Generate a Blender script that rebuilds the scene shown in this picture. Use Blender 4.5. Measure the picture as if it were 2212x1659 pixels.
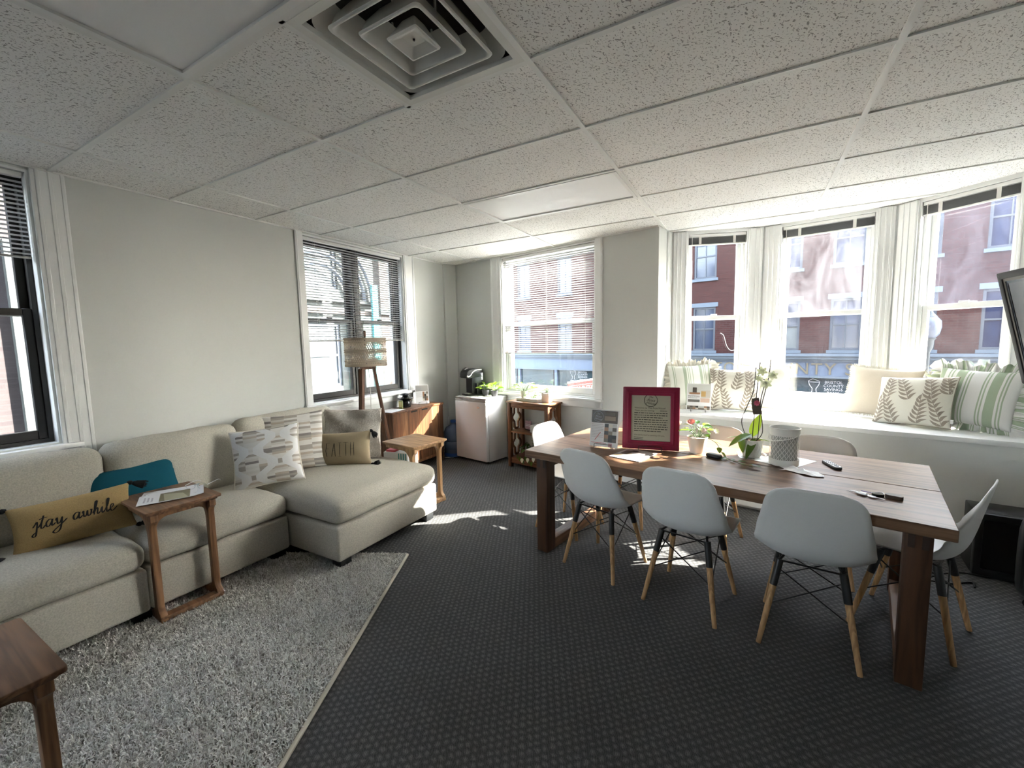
import bpy, bmesh, math, random
import numpy as np
from mathutils import Vector, Matrix, Euler

for o in list(bpy.data.objects):
    bpy.data.objects.remove(o, do_unlink=True)
SC = bpy.context.scene
COL = SC.collection
PI = math.pi
R = math.radians
random.seed(7)
rng = np.random.default_rng(7)

# ------------------------------------------------------------------ camera
EYE = Vector((0.7795, -0.9453, 1.5))
YAW, PIT, ROL = R(29.6465), R(-5.652), R(-1.1902)
fw = Vector((-math.sin(YAW) * math.cos(PIT), math.cos(YAW) * math.cos(PIT), math.sin(PIT)))
r0 = Vector((math.cos(YAW), math.sin(YAW), 0))
u0 = r0.cross(fw)
rt = r0 * math.cos(ROL) + u0 * math.sin(ROL)
up = u0 * math.cos(ROL) - r0 * math.sin(ROL)
cd = bpy.data.cameras.new('camera')
cam = bpy.data.objects.new('camera', cd)
COL.objects.link(cam)
m3 = Matrix((rt, up, -fw)).transposed()
cam.matrix_world = Matrix.Translation(EYE) @ m3.to_4x4()
cd.sensor_fit = 'HORIZONTAL'
cd.sensor_width = 36.0
cd.lens = 913.97 / 2212 * 36.0
cd.clip_start = 0.02
cd.clip_end = 500
SC.camera = cam

# ------------------------------------------------------------------ frames of the place
CEIL = 2.5724
WX = -2.93                                  # inner face of the left wall
AF = R(-10.5)                               # the street wall and the table are turned by this
ES = Vector((math.cos(AF), math.sin(AF), 0))
EN = Vector((-math.sin(AF), math.cos(AF), 0))
OF = Vector((-0.031, 3.376, 0))
def W(s, n, z=0.0):
    return OF + ES * s + EN * n + Vector((0, 0, z))

# ------------------------------------------------------------------ light
wd = bpy.data.worlds.new('sky')
SC.world = wd
wd.use_nodes = True
nt = wd.node_tree
nt.nodes.clear()
sky = nt.nodes.new('ShaderNodeTexSky')
sky.sky_type = 'NISHITA'
sky.sun_disc = False
sky.sun_elevation = R(30)
SUN_DIR = (ES * -0.82 + EN * -1.0 + Vector((0, 0, -0.76))).normalized()     # the way the light travels
sky.sun_rotation = math.atan2(-SUN_DIR.x, -SUN_DIR.y)
sky.air_density = 1.0
sky.dust_density = 2.0
sky.ozone_density = 1.0
bg = nt.nodes.new('ShaderNodeBackground')
bg.inputs['Strength'].default_value = 0.75
wo = nt.nodes.new('ShaderNodeOutputWorld')
hs = nt.nodes.new('ShaderNodeHueSaturation')
hs.inputs['Saturation'].default_value = 0.4
nt.links.new(sky.outputs[0], hs.inputs['Color'])
nt.links.new(hs.outputs[0], bg.inputs[0])
nt.links.new(bg.outputs[0], wo.inputs[0])

sd = bpy.data.lights.new('sun', 'SUN')
sd.energy = 11.0
sd.color = (1.0, 0.93, 0.84)
sd.angle = R(0.55)
sun = bpy.data.objects.new('sun', sd)
COL.objects.link(sun)
sun.rotation_euler = SUN_DIR.to_track_quat('-Z', 'Y').to_euler()
sun.location = (8, 8, 10)

vs = SC.view_settings
vs.view_transform = 'Standard'
vs.look = 'None'
vs.exposure = 2.62
vs.gamma = 1.0
vs.use_curve_mapping = False
SC.display_settings.display_device = 'sRGB'
cy = SC.cycles
cy.max_bounces = 6
cy.diffuse_bounces = 4
cy.glossy_bounces = 2
cy.transmission_bounces = 4
cy.transparent_max_bounces = 10
cy.use_adaptive_sampling = True
cy.adaptive_threshold = 0.15
cy.adaptive_min_samples = 16
cy.time_limit = 1000
cy.sample_clamp_indirect = 6.0
cy.caustics_reflective = False
cy.caustics_refractive = False
cy.use_denoising = True

# ------------------------------------------------------------------ material helper
class NM:
    def __init__(self, name):
        self.m = bpy.data.materials.new(name)
        self.m.use_nodes = True
        self.t = self.m.node_tree
        self.t.nodes.clear()
        self.out = self.t.nodes.new('ShaderNodeOutputMaterial')
    def put(self, sock, v):
        if v is None:
            return
        if isinstance(v, bpy.types.NodeSocket):
            self.t.links.new(v, sock)
        elif isinstance(v, (tuple, list)) and sock.type == 'RGBA' and len(v) == 3:
            sock.default_value = (*v, 1)
        else:
            sock.default_value = v
    def n(self, typ, props=None, **ins):
        nd = self.t.nodes.new(typ)
        for k, v in (props or {}).items():
            setattr(nd, k, v)
        for k, v in ins.items():
            key = int(k[1:]) if k[0] == 'i' and k[1:].isdigit() else k.replace('_', ' ')
            self.put(nd.inputs[key], v)
        return nd
    def mt(self, op, a, b=None, c=None):
        nd = self.n('ShaderNodeMath', {'operation': op})
        for i, v in enumerate((a, b, c)):
            self.put(nd.inputs[i], v) if v is not None else None
        return nd.outputs[0]
    def vm(self, op, a, b=None):
        nd = self.n('ShaderNodeVectorMath', {'operation': op})
        self.put(nd.inputs[0], a)
        if b is not None:
            self.put(nd.inputs[1], b)
        return nd.outputs[1] if op in ('DOT_PRODUCT', 'LENGTH', 'DISTANCE') else nd.outputs[0]
    def mix(self, fac, a, b):
        nd = self.n('ShaderNodeMix', {'data_type': 'RGBA'})
        self.put(nd.inputs[0], fac); self.put(nd.inputs[6], a); self.put(nd.inputs[7], b)
        return nd.outputs[2]
    def ramp(self, fac, stops, interp='LINEAR'):
        nd = self.n('ShaderNodeValToRGB')
        nd.color_ramp.interpolation = interp
        els = nd.color_ramp.elements
        while len(els) < len(stops):
            els.new(0.5)
        for e, (p, c) in zip(els, stops):
            e.position = p
            e.color = (*c, 1) if len(c) == 3 else c
        self.put(nd.inputs[0], fac)
        return nd.outputs[0]
    def obj(self):
        return self.n('ShaderNodeTexCoord').outputs['Object']
    def uv(self):
        return self.n('ShaderNodeTexCoord').outputs['UV']
    def mp(self, vec, scale=(1, 1, 1), rot=(0, 0, 0), loc=(0, 0, 0)):
        nd = self.n('ShaderNodeMapping')
        self.put(nd.inputs[0], vec)
        nd.inputs['Location'].default_value = loc
        nd.inputs['Rotation'].default_value = rot
        nd.inputs['Scale'].default_value = scale
        return nd.outputs[0]
    def noise(self, vec, scale=5, detail=3, rough=0.55, dist=0.0):
        nd = self.n('ShaderNodeTexNoise', None, Scale=scale, Detail=detail, Roughness=rough, Distortion=dist)
        self.put(nd.inputs['Vector'], vec)
        return nd.outputs[0]
    def sep(self, vec):
        nd = self.n('ShaderNodeSeparateXYZ')
        self.put(nd.inputs[0], vec)
        return nd.outputs
    def bump(self, h, strength=0.3, dist=0.01, normal=None):
        nd = self.n('ShaderNodeBump', None, Strength=strength, Distance=dist)
        self.put(nd.inputs['Height'], h)
        if normal is not None:
            self.put(nd.inputs['Normal'], normal)
        return nd.outputs[0]
    def bsdf(self, col, rough=0.6, metal=0.0, spec=0.5, normal=None, link=True, **kw):
        nd = self.n('ShaderNodeBsdfPrincipled')
        self.put(nd.inputs['Base Color'], col)
        self.put(nd.inputs['Roughness'], rough)
        self.put(nd.inputs['Metallic'], metal)
        self.put(nd.inputs['Specular IOR Level'], spec)
        if normal is not None:
            self.put(nd.inputs['Normal'], normal)
        for k, v in kw.items():
            self.put(nd.inputs[k.replace('_', ' ')], v)
        if link:
            self.t.links.new(nd.outputs[0], self.out.inputs[0])
        return nd.outputs[0]
    def end(self, sh):
        self.t.links.new(sh, self.out.inputs[0])
        return self.m

def plain(name, col, rough=0.6, metal=0.0, spec=0.5, var=0.0, vscale=8, bump=0.0, bscale=60, bdist=0.003, **kw):
    g = NM(name)
    c = col
    nrm = None
    if var or bump:
        v = g.obj()
    if var:
        f = g.noise(v, vscale, 2, 0.6)
        c = g.mix(f, tuple(x * (1 - var) for x in col), tuple(min(1, x * (1 + var)) for x in col))
    if bump:
        nrm = g.bump(g.noise(v, bscale, 3, 0.6), bump, bdist)
    g.bsdf(c, rough, metal, spec, nrm, **kw)
    return g.m

def wood(name, c1, c2, axis='x', scale=1.0, rough=0.42, c3=None, spec=0.4, rings=14):
    g = NM(name)
    v = g.obj()
    st = {'x': (0.6, 9, 9), 'y': (9, 0.6, 9), 'z': (9, 9, 0.6)}[axis]
    p = g.mp(v, tuple(s * scale for s in st))
    n1 = g.noise(p, 1.3, 2, 0.6, 0.6)
    wv = g.mt('SINE', g.mt('MULTIPLY', n1, rings * 2.0))
    w01 = g.mt('MULTIPLY_ADD', wv, 0.5, 0.5)
    fine = g.noise(g.mp(v, tuple(s * scale * 9 for s in st)), 2.0, 2, 0.7)
    f = g.mt('ADD', g.mt('MULTIPLY', w01, 0.55), g.mt('MULTIPLY', fine, 0.5))
    col = g.ramp(f, [(0.1, c1), (0.55, c2), (0.95, c3 or tuple(min(1, x * 1.35) for x in c2))])
    g.bsdf(col, g.mt('MULTIPLY_ADD', fine, 0.2, rough - 0.1), 0, spec)
    return g.m

def fabric(name, col, var=0.25, scale=420, bump=0.35, rough=0.95, big=0.12):
    g = NM(name)
    v = g.obj()
    n1 = g.noise(v, scale, 1, 0.7)
    n2 = g.noise(v, 9, 1, 0.6)
    c = g.mix(n1, tuple(x * (1 - var) for x in col), tuple(min(1, x * (1 + var)) for x in col))
    c = g.mix(g.mt('MULTIPLY', n2, big * 2), c, tuple(x * 0.8 for x in col))
    g.bsdf(c, rough, 0, 0.15)
    return g.m

MT = {}
MT['wall'] = plain('wall_paint', (0.63, 0.64, 0.615), 0.85, spec=0.25)
MT['white'] = plain('white_trim_paint', (0.82, 0.83, 0.82), 0.42)
MT['whitemetal'] = plain('white_enamel', (0.82, 0.82, 0.80), 0.35)
MT['grey'] = plain('slat_painted_shade', (0.20, 0.20, 0.195), 0.5)  # backlit shade of the raised blinds put into the slat colour
MT['vent'] = plain('vent_enamel', (0.72, 0.715, 0.67), 0.45)
MT['tbar'] = plain('ceiling_grid_paint', (0.80, 0.80, 0.77), 0.5)
MT['lens'] = plain('light_lens', (0.90, 0.905, 0.90), 0.5)
MT['black'] = plain('black_metal', (0.012, 0.012, 0.012), 0.4)
MT['blackplastic'] = plain('black_plastic', (0.010, 0.011, 0.012), 0.45)
MT['blackgloss'] = plain('black_gloss', (0.008, 0.008, 0.009), 0.15)
MT['darkvoid'] = plain('dark_duct', (0.006, 0.006, 0.006), 0.9)
MT['bronze'] = plain('bronze_window_frame', (0.022, 0.020, 0.018), 0.4)
MT['shell'] = plain('white_shell_plastic', (0.74, 0.735, 0.715), 0.38)
MT['fridge'] = plain('fridge_enamel', (0.80, 0.80, 0.80), 0.35)
MT['steel'] = plain('brushed_steel', (0.62, 0.62, 0.63), 0.3, metal=0.9)
MT['silver'] = plain('silver_plastic', (0.70, 0.71, 0.72), 0.3, metal=0.5)
MT['greyplastic'] = plain('grey_plastic', (0.45, 0.44, 0.41), 0.45)
MT['paper'] = plain('white_paper', (0.82, 0.82, 0.82), 0.6)
MT['ceramic'] = plain('white_ceramic', (0.78, 0.77, 0.72), 0.35)
MT['soil'] = plain('potting_soil', (0.03, 0.02, 0.015), 0.95, bump=0.8, bscale=120, bdist=0.01)
MT['bark'] = plain('orchid_bark', (0.16, 0.08, 0.045), 0.95, bump=0.9, bscale=90, bdist=0.01)
MT['darkpot'] = plain('dark_grey_pot', (0.035, 0.035, 0.038), 0.55)
MT['magenta'] = plain('magenta_frame_paint', (0.22, 0.003, 0.036), 0.45, var=0.15, vscale=14)
MT['teal'] = fabric('teal_fabric', (0.012, 0.105, 0.150), 0.12, 500, 0.2)
MT['burlap'] = fabric('burlap_fabric', (0.40, 0.285, 0.135), 0.35, 260, 0.6)
MT['linen'] = fabric('linen_fabric', (0.38, 0.31, 0.20), 0.12, 300, 0.35)
MT['sofa'] = fabric('sofa_chenille', (0.50, 0.475, 0.405), 0.38, 150, 0.5)
MT['beige'] = fabric('beige_linen', (0.60, 0.53, 0.43), 0.12, 350, 0.3)
MT['cream'] = fabric('cream_cotton', (0.74, 0.71, 0.62), 0.08, 350, 0.3)
MT['furbase'] = fabric('faux_fur_base', (0.55, 0.51, 0.45), 0.2, 120, 0.6)
MT['blackyarn'] = plain('black_yarn', (0.006, 0.006, 0.007), 0.95)
MT['blackink'] = plain('black_ink', (0.008, 0.007, 0.007), 0.8)
MT['greyink'] = plain('grey_ink', (0.16, 0.15, 0.14), 0.8)
MT['taupe'] = plain('taupe_print', (0.30, 0.255, 0.205), 0.9)
MT['oldwhite'] = plain('off_white_lettering', (0.40, 0.42, 0.45), 0.6)
MT['gold'] = plain('gold_lettering', (0.10, 0.085, 0.05), 0.45)
MT['stone'] = plain('dark_river_stone', (0.025, 0.025, 0.025), 0.45, var=0.3, vscale=30)
MT['cord'] = plain('white_cord', (0.75, 0.74, 0.70), 0.6)
MT['macrame'] = fabric('macrame_cord', (0.55, 0.47, 0.37), 0.15, 300, 0.4)
MT['leaf1'] = plain('green_leaf', (0.055, 0.17, 0.025), 0.38, var=0.35, vscale=25)
MT['leaf2'] = plain('dark_green_leaf', (0.022, 0.075, 0.018), 0.32, var=0.3, vscale=25)
MT['leaf3'] = plain('yellow_green_leaf', (0.26, 0.42, 0.045), 0.42, var=0.3, vscale=25)
MT['leafpale'] = plain('cream_leaf', (0.70, 0.70, 0.52), 0.45)
MT['stem'] = plain('green_stem', (0.07, 0.13, 0.04), 0.6)
MT['darkstake'] = plain('dark_plant_stake', (0.012, 0.008, 0.010), 0.6)
MT['pink'] = plain('pink_petal', (0.80, 0.36, 0.30), 0.6)
MT['pinkpale'] = plain('pale_pink_petal', (0.85, 0.66, 0.64), 0.6)
MT['blueplastic'] = plain('blue_bottle_plastic', (0.10, 0.17, 0.30), 0.2, Alpha=1.0)
MT['bluedark'] = plain('deep_blue_plastic', (0.02, 0.09, 0.35), 0.3)
MT['red'] = plain('red_sign_paint', (0.16, 0.014, 0.013), 0.5)
MT['redpaper'] = plain('red_paper', (0.55, 0.05, 0.06), 0.5)
MT['tealpaper'] = plain('teal_paper', (0.06, 0.30, 0.32), 0.5)
MT['brownphoto'] = plain('brown_print', (0.055, 0.035, 0.022), 0.4)
MT['olivephoto'] = plain('olive_print', (0.20, 0.17, 0.09), 0.4, var=0.5, vscale=30)
MT['signpaper'] = plain('aged_sign_paper', (0.34, 0.34, 0.26), 0.3, spec=0.6, coat_weight=None) if False else plain('aged_sign_paper', (0.40, 0.39, 0.30), 0.35)

# woods
MT['table_x'] = wood('table_oak_long', (0.085, 0.042, 0.022), (0.165, 0.090, 0.050), 'x', 1.0, 0.40, (0.23, 0.135, 0.08))
MT['table_y'] = wood('table_oak_cross', (0.085, 0.042, 0.022), (0.16, 0.085, 0.045), 'y', 1.0, 0.45)
MT['table_z'] = wood('table_oak_upright', (0.040, 0.018, 0.010), (0.075, 0.035, 0.018), 'z', 1.0, 0.5, spec=0.25)
MT['table_dark'] = plain('table_joint_endgrain', (0.035, 0.016, 0.009), 0.6)
MT['walnut_x'] = wood('walnut_long', (0.12, 0.060, 0.032), (0.21, 0.112, 0.060), 'x', 1.4, 0.42)
MT['walnut_z'] = wood('walnut_upright', (0.12, 0.060, 0.030), (0.24, 0.125, 0.062), 'z', 1.4, 0.42)
MT['honey_x'] = wood('honey_wood_long', (0.28, 0.155, 0.075), (0.42, 0.255, 0.13), 'x', 1.4, 0.42)
MT['honey_z'] = wood('honey_wood_upright', (0.30, 0.17, 0.08), (0.45, 0.275, 0.14), 'z', 1.4, 0.42)
MT['beech'] = wood('beech_leg', (0.36, 0.20, 0.085), (0.50, 0.30, 0.14), 'z', 2.0, 0.5)
MT['shelf'] = wood('sheesham_shelf', (0.085, 0.034, 0.016), (0.18, 0.080, 0.037), 'z', 1.6, 0.4)
MT['shelf_x'] = wood('sheesham_board', (0.10, 0.042, 0.019), (0.21, 0.095, 0.043), 'x', 1.6, 0.4)
MT['acacia1'] = wood('acacia_plank_mid', (0.065, 0.025, 0.011), (0.135, 0.056, 0.024), 'z', 1.5, 0.4)
MT['acacia2'] = wood('acacia_plank_light', (0.13, 0.060, 0.026), (0.21, 0.102, 0.046), 'z', 1.5, 0.4)
MT['acacia3'] = wood('acacia_plank_dark', (0.050, 0.020, 0.010), (0.10, 0.042, 0.019), 'z', 1.5, 0.4)
MT['lampwood'] = wood('lamp_walnut', (0.07, 0.032, 0.018), (0.14, 0.066, 0.036), 'z', 1.5, 0.4)

def mk_carpet():
    g = NM('charcoal_loop_carpet')
    v = g.mp(g.obj(), (1, 1, 1), (0, 0, -AF))
    n0 = g.noise(v, 6, 1, 0.5)
    vv = g.vm('ADD', v, g.vm('MULTIPLY', g.n('ShaderNodeTexNoise', None, Vector=v, Scale=45.0, Detail=0.0).outputs['Color'], (0.016, 0.016, 0)))
    x, y, _ = g.sep(vv)
    # staggered blocks about 36 x 24 mm, each of slanting loops
    row = g.mt('FLOOR', g.mt('MULTIPLY', y, 1 / 0.024))
    xo = g.mt('ADD', g.mt('MULTIPLY', x, 1 / 0.036), g.mt('MULTIPLY', row, 0.5))
    bx = g.mt('SINE', g.mt('MULTIPLY', xo, 2 * PI))
    by = g.mt('SINE', g.mt('MULTIPLY', y, PI / 0.024))
    blk = g.mt('MULTIPLY', g.mt('ABSOLUTE', by), g.mt('MULTIPLY_ADD', bx, 0.5, 0.5))
    loops = g.mt('MULTIPLY_ADD', g.mt('SINE', g.mt('ADD', g.mt('MULTIPLY', x, 2 * PI / 0.0085), g.mt('MULTIPLY', y, 2 * PI / 0.011))), 0.5, 0.5)
    fine = g.noise(v, 240, 1, 0.7)
    h = g.mt('ADD', g.mt('MULTIPLY', blk, 0.40), g.mt('ADD', g.mt('MULTIPLY', loops, 0.20), g.mt('MULTIPLY', fine, 0.62)))
    col = g.ramp(h, [(0.18, (0.034, 0.0345, 0.036)), (0.62, (0.105, 0.105, 0.106)), (1.0, (0.22, 0.219, 0.214))])
    col = g.mix(g.mt('MULTIPLY', n0, 0.25), col, (0.045, 0.045, 0.045))
    g.bsdf(col, 0.95, 0, 0.12)
    return g.m
MT['carpet'] = mk_carpet()

def mk_tile():
    g = NM('fissured_ceiling_tile')
    v = g.n('ShaderNodeNewGeometry').outputs['Position']
    def dashes(scale, ln, wd_, seed):
        p = g.vm('MULTIPLY', g.vm('ADD', v, (seed, seed * 0.7, 0)), (scale, scale, 0))
        vo = g.n('ShaderNodeTexVoronoi', {'voronoi_dimensions': '2D'}, Vector=p, Scale=1.0, Randomness=1.0)
        d = g.vm('SUBTRACT', p, vo.outputs['Position'])
        cr, cg, cb = g.sep(vo.outputs['Color'])
        ang = g.mt('MULTIPLY_ADD', cr, 1.9, 0.1)
        dx, dy, _ = g.sep(d)
        ca, sa = g.mt('COSINE', ang), g.mt('SINE', ang)
        a = g.mt('ADD', g.mt('MULTIPLY', dx, ca), g.mt('MULTIPLY', dy, sa))
        b = g.mt('SUBTRACT', g.mt('MULTIPLY', dy, ca), g.mt('MULTIPLY', dx, sa))
        b = g.mt('ADD', b, g.mt('MULTIPLY', g.mt('SUBTRACT', g.noise(p, 3.0, 0, 0.5), 0.5), 0.30))
        l2 = g.mt('MULTIPLY', cg, ln)
        m1 = g.mt('LESS_THAN', g.mt('ABSOLUTE', a), l2)
        m2 = g.mt('LESS_THAN', g.mt('ABSOLUTE', b), g.mt('MULTIPLY', cb, wd_))
        return g.mt('MULTIPLY', m1, m2)
    k = g.mt('MAXIMUM', dashes(38, 0.42, 0.11, 0.0), dashes(85, 0.40, 0.17, 3.3))
    grit = g.noise(v, 300, 1, 0.6)
    base = g.mix(grit, (0.82, 0.81, 0.785), (0.95, 0.945, 0.92))
    col = g.mix(g.mt('MULTIPLY', k, 0.70), base, (0.16, 0.15, 0.135))
    g.bsdf(col, 0.95, 0, 0.1)
    return g.m
MT['tile'] = mk_tile()

def mk_brick(name, c1, c2, mortar):
    g = NM(name)
    v = g.obj()
    x, y, z = g.sep(v)
    p = g.n('ShaderNodeCombineXYZ', None, X=g.mt('ADD', x, y), Y=z, Z=0.0).outputs[0]
    b = g.n('ShaderNodeTexBrick', None, Vector=p, Color1=c1, Color2=c2, Mortar=mortar, Scale=1.0, Mortar_Size=0.008, Bias=0.0, Brick_Width=0.215, Row_Height=0.072)
    n1 = g.noise(v, 1.2, 4, 0.6)
    col = g.mix(g.mt('MULTIPLY', n1, 0.35), b.outputs[0], mortar)
    g.bsdf(col, 0.9, 0, 0.2)
    return g.m
MT['brick'] = mk_brick('red_brick', (0.034, 0.0105, 0.0098), (0.050, 0.0165, 0.015), (0.045, 0.030, 0.028))
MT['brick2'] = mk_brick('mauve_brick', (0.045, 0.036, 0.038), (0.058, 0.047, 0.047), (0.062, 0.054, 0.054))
MT['bluestone'] = plain('blue_grey_cornice', (0.085, 0.110, 0.140), 0.7, var=0.06, vscale=1)
MT['frieze'] = plain('frieze_paint', (0.085, 0.115, 0.170), 0.7, var=0.08, vscale=1.2)
MT['storefront'] = plain('storefront_glass', (0.012, 0.030, 0.040), 0.12, var=0.5, vscale=1.5)
MT['bankglass'] = plain('bank_window_glass', (0.013, 0.026, 0.060), 0.12, var=0.45, vscale=1.3)
MT['bankshade'] = plain('bank_window_shade', (0.10, 0.115, 0.12), 0.6, var=0.25, vscale=2)
MT['winwhite'] = plain('outdoor_white_paint', (0.052, 0.063, 0.081), 0.6)
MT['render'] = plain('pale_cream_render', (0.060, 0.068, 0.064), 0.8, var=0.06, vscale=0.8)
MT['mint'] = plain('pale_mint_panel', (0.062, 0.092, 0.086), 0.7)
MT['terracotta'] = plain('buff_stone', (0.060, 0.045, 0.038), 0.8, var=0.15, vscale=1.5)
MT['asphalt'] = plain('asphalt', (0.24, 0.235, 0.225), 0.9, var=0.2, vscale=3)
MT['pavement'] = plain('concrete_pavement', (0.34, 0.335, 0.32), 0.9, var=0.1, vscale=2)
MT['lampgreen'] = plain('lamp_post_iron', (0.05, 0.06, 0.065), 0.5)

def mk_glass(name, dirt=0.04, tint=(0.96, 0.98, 0.98), scale=3.0, streak=1.0, dirtcol=(0.75, 0.78, 0.85), lo=0.35, hi=0.75):
    g = NM(name)
    v = g.obj()
    tr = g.n('ShaderNodeBsdfTransparent', None, Color=tint).outputs[0]
    gl = g.n('ShaderNodeBsdfGlossy', None, Color=(1, 1, 1), Roughness=0.02).outputs[0]
    ge = g.n('ShaderNodeNewGeometry')
    c_ = g.mt('ABSOLUTE', g.vm('DOT_PRODUCT', ge.outputs['Incoming'], ge.outputs['Normal']))
    fr = g.mt('MULTIPLY_ADD', g.mt('POWER', g.mt('SUBTRACT', 1.0, c_), 5.0), 0.9, 0.035)
    sh = g.n('ShaderNodeMixShader', None, i0=g.mt('MULTIPLY', fr, 0.8), i1=tr, i2=gl).outputs[0]
    if dirt > 0:
        tl = g.n('ShaderNodeBsdfTranslucent', None, Color=dirtcol).outputs[0]
        df = g.n('ShaderNodeBsdfDiffuse', None, Color=dirtcol).outputs[0]
        ds = g.n('ShaderNodeMixShader', None, i0=0.35, i1=tl, i2=df).outputs[0]
        a = g.noise(g.mp(v, (1, 1, 1 / (1 + streak))), scale, 4, 0.68, 0.8)
        k = a
        f = g.n('ShaderNodeMapRange', None, Value=k, From_Min=lo, From_Max=hi, To_Min=dirt * 0.25, To_Max=dirt).outputs[0]
        sh = g.n('ShaderNodeMixShader', None, i0=f, i1=sh, i2=ds).outputs[0]
    return g.end(sh)
MT['glass'] = mk_glass('window_glass', 0.0)
MT['glass_haze'] = mk_glass('hazy_window_glass', 0.006, scale=4)
MT['glass_smear'] = mk_glass('smeared_window_glass', 0.04, scale=4.5, streak=2.0, lo=0.36, hi=0.62)
MT['glass_dusty'] = mk_glass('dusty_window_glass', 0.020, scale=3.0, streak=0.5, dirtcol=(0.62, 0.68, 0.88))
MT['glass_clear'] = mk_glass('clear_plastic', 0.0, tint=(0.93, 0.95, 0.96))
def mk_water():
    g = NM('blue_clear_plastic')
    tr = g.n('ShaderNodeBsdfTransparent', None, Color=(0.45, 0.55, 0.75)).outputs[0]
    df = g.bsdf((0.18, 0.24, 0.36), 0.15, link=False)
    return g.end(g.n('ShaderNodeMixShader', None, i0=0.55, i1=tr, i2=df).outputs[0])
MT['jug'] = mk_water()
def mk_slat():
    g = NM('white_blind_slat')
    df = g.bsdf((0.50, 0.50, 0.49), 0.5, link=False)
    tl = g.n('ShaderNodeBsdfTranslucent', None, Color=(0.8, 0.8, 0.78)).outputs[0]
    return g.end(g.n('ShaderNodeMixShader', None, i0=0.03, i1=df, i2=tl).outputs[0])
MT['slat'] = mk_slat()
def mk_cordnet():
    g = NM('macrame_cord_net')
    df = g.bsdf((0.62, 0.54, 0.44), 0.9, 0, 0.1, link=False)
    tl = g.n('ShaderNodeBsdfTranslucent', None, Color=(0.66, 0.57, 0.46)).outputs[0]
    return g.end(g.n('ShaderNodeMixShader', None, i0=0.45, i1=df, i2=tl).outputs[0])
MT['macrame'] = mk_cordnet()
def leafmat(name, c, rough=0.4, tr=0.35, var=0.3):
    g = NM(name)
    f = g.noise(g.obj(), 30, 3, 0.6)
    col = g.mix(f, tuple(x * (1 - var) for x in c), tuple(min(1, x * (1 + var)) for x in c))
    df = g.bsdf(col, rough, link=False)
    tl = g.n('ShaderNodeBsdfTranslucent', None, Color=g.mix(0.5, col, (0.5, 0.7, 0.05))).outputs[0]
    return g.end(g.n('ShaderNodeMixShader', None, i0=tr, i1=df, i2=tl).outputs[0])
MT['leaf1'] = leafmat('green_leaf_thin', (0.050, 0.155, 0.022))
MT['leaf2'] = leafmat('dark_leaf_thin', (0.022, 0.070, 0.016), 0.3, 0.2)
MT['leaf3'] = leafmat('lime_leaf_thin', (0.24, 0.40, 0.045), 0.4, 0.45)
MT['petal'] = leafmat('white_petal', (0.75, 0.72, 0.66), 0.5, 0.3, 0.05)

def mk_stripe(name, base, stripe, stops):
    """stops: list of (centre, halfwidth) of the stripes over u 0..1"""
    g = NM(name)
    u, v, _ = g.sep(g.uv())
    f = None
    for c, h in stops:
        k = g.mt('LESS_THAN', g.mt('ABSOLUTE', g.mt('SUBTRACT', u, c)), h)
        f = k if f is None else g.mt('MAXIMUM', f, k)
    w = g.noise(g.obj(), 300, 2, 0.6)
    col = g.mix(f, base, stripe)
    col = g.mix(g.mt('MULTIPLY', w, 0.2), col, tuple(x * 0.7 for x in base))
    g.bsdf(col, 0.95, 0, 0.15)
    return g.m
MT['stripe_thin'] = mk_stripe('thin_green_stripe_cotton', (0.74, 0.74, 0.66), (0.36, 0.42, 0.30), [(0.10, .012), (0.14, .006), (0.36, .035), (0.43, .008), (0.47, .008), (0.53, .008), (0.72, .03), (0.79, .008), (0.83, .008), (0.92, .02)])
MT['stripe_wide'] = mk_stripe('wide_green_stripe_cotton', (0.70, 0.69, 0.67), (0.33, 0.40, 0.28), [(0.06, .04), (0.17, .009), (0.215, .009), (0.33, .06), (0.425, .009), (0.46, .009), (0.63, .009), (0.665, .009), (0.76, .055), (0.85, .009), (0.885, .009)])

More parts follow.
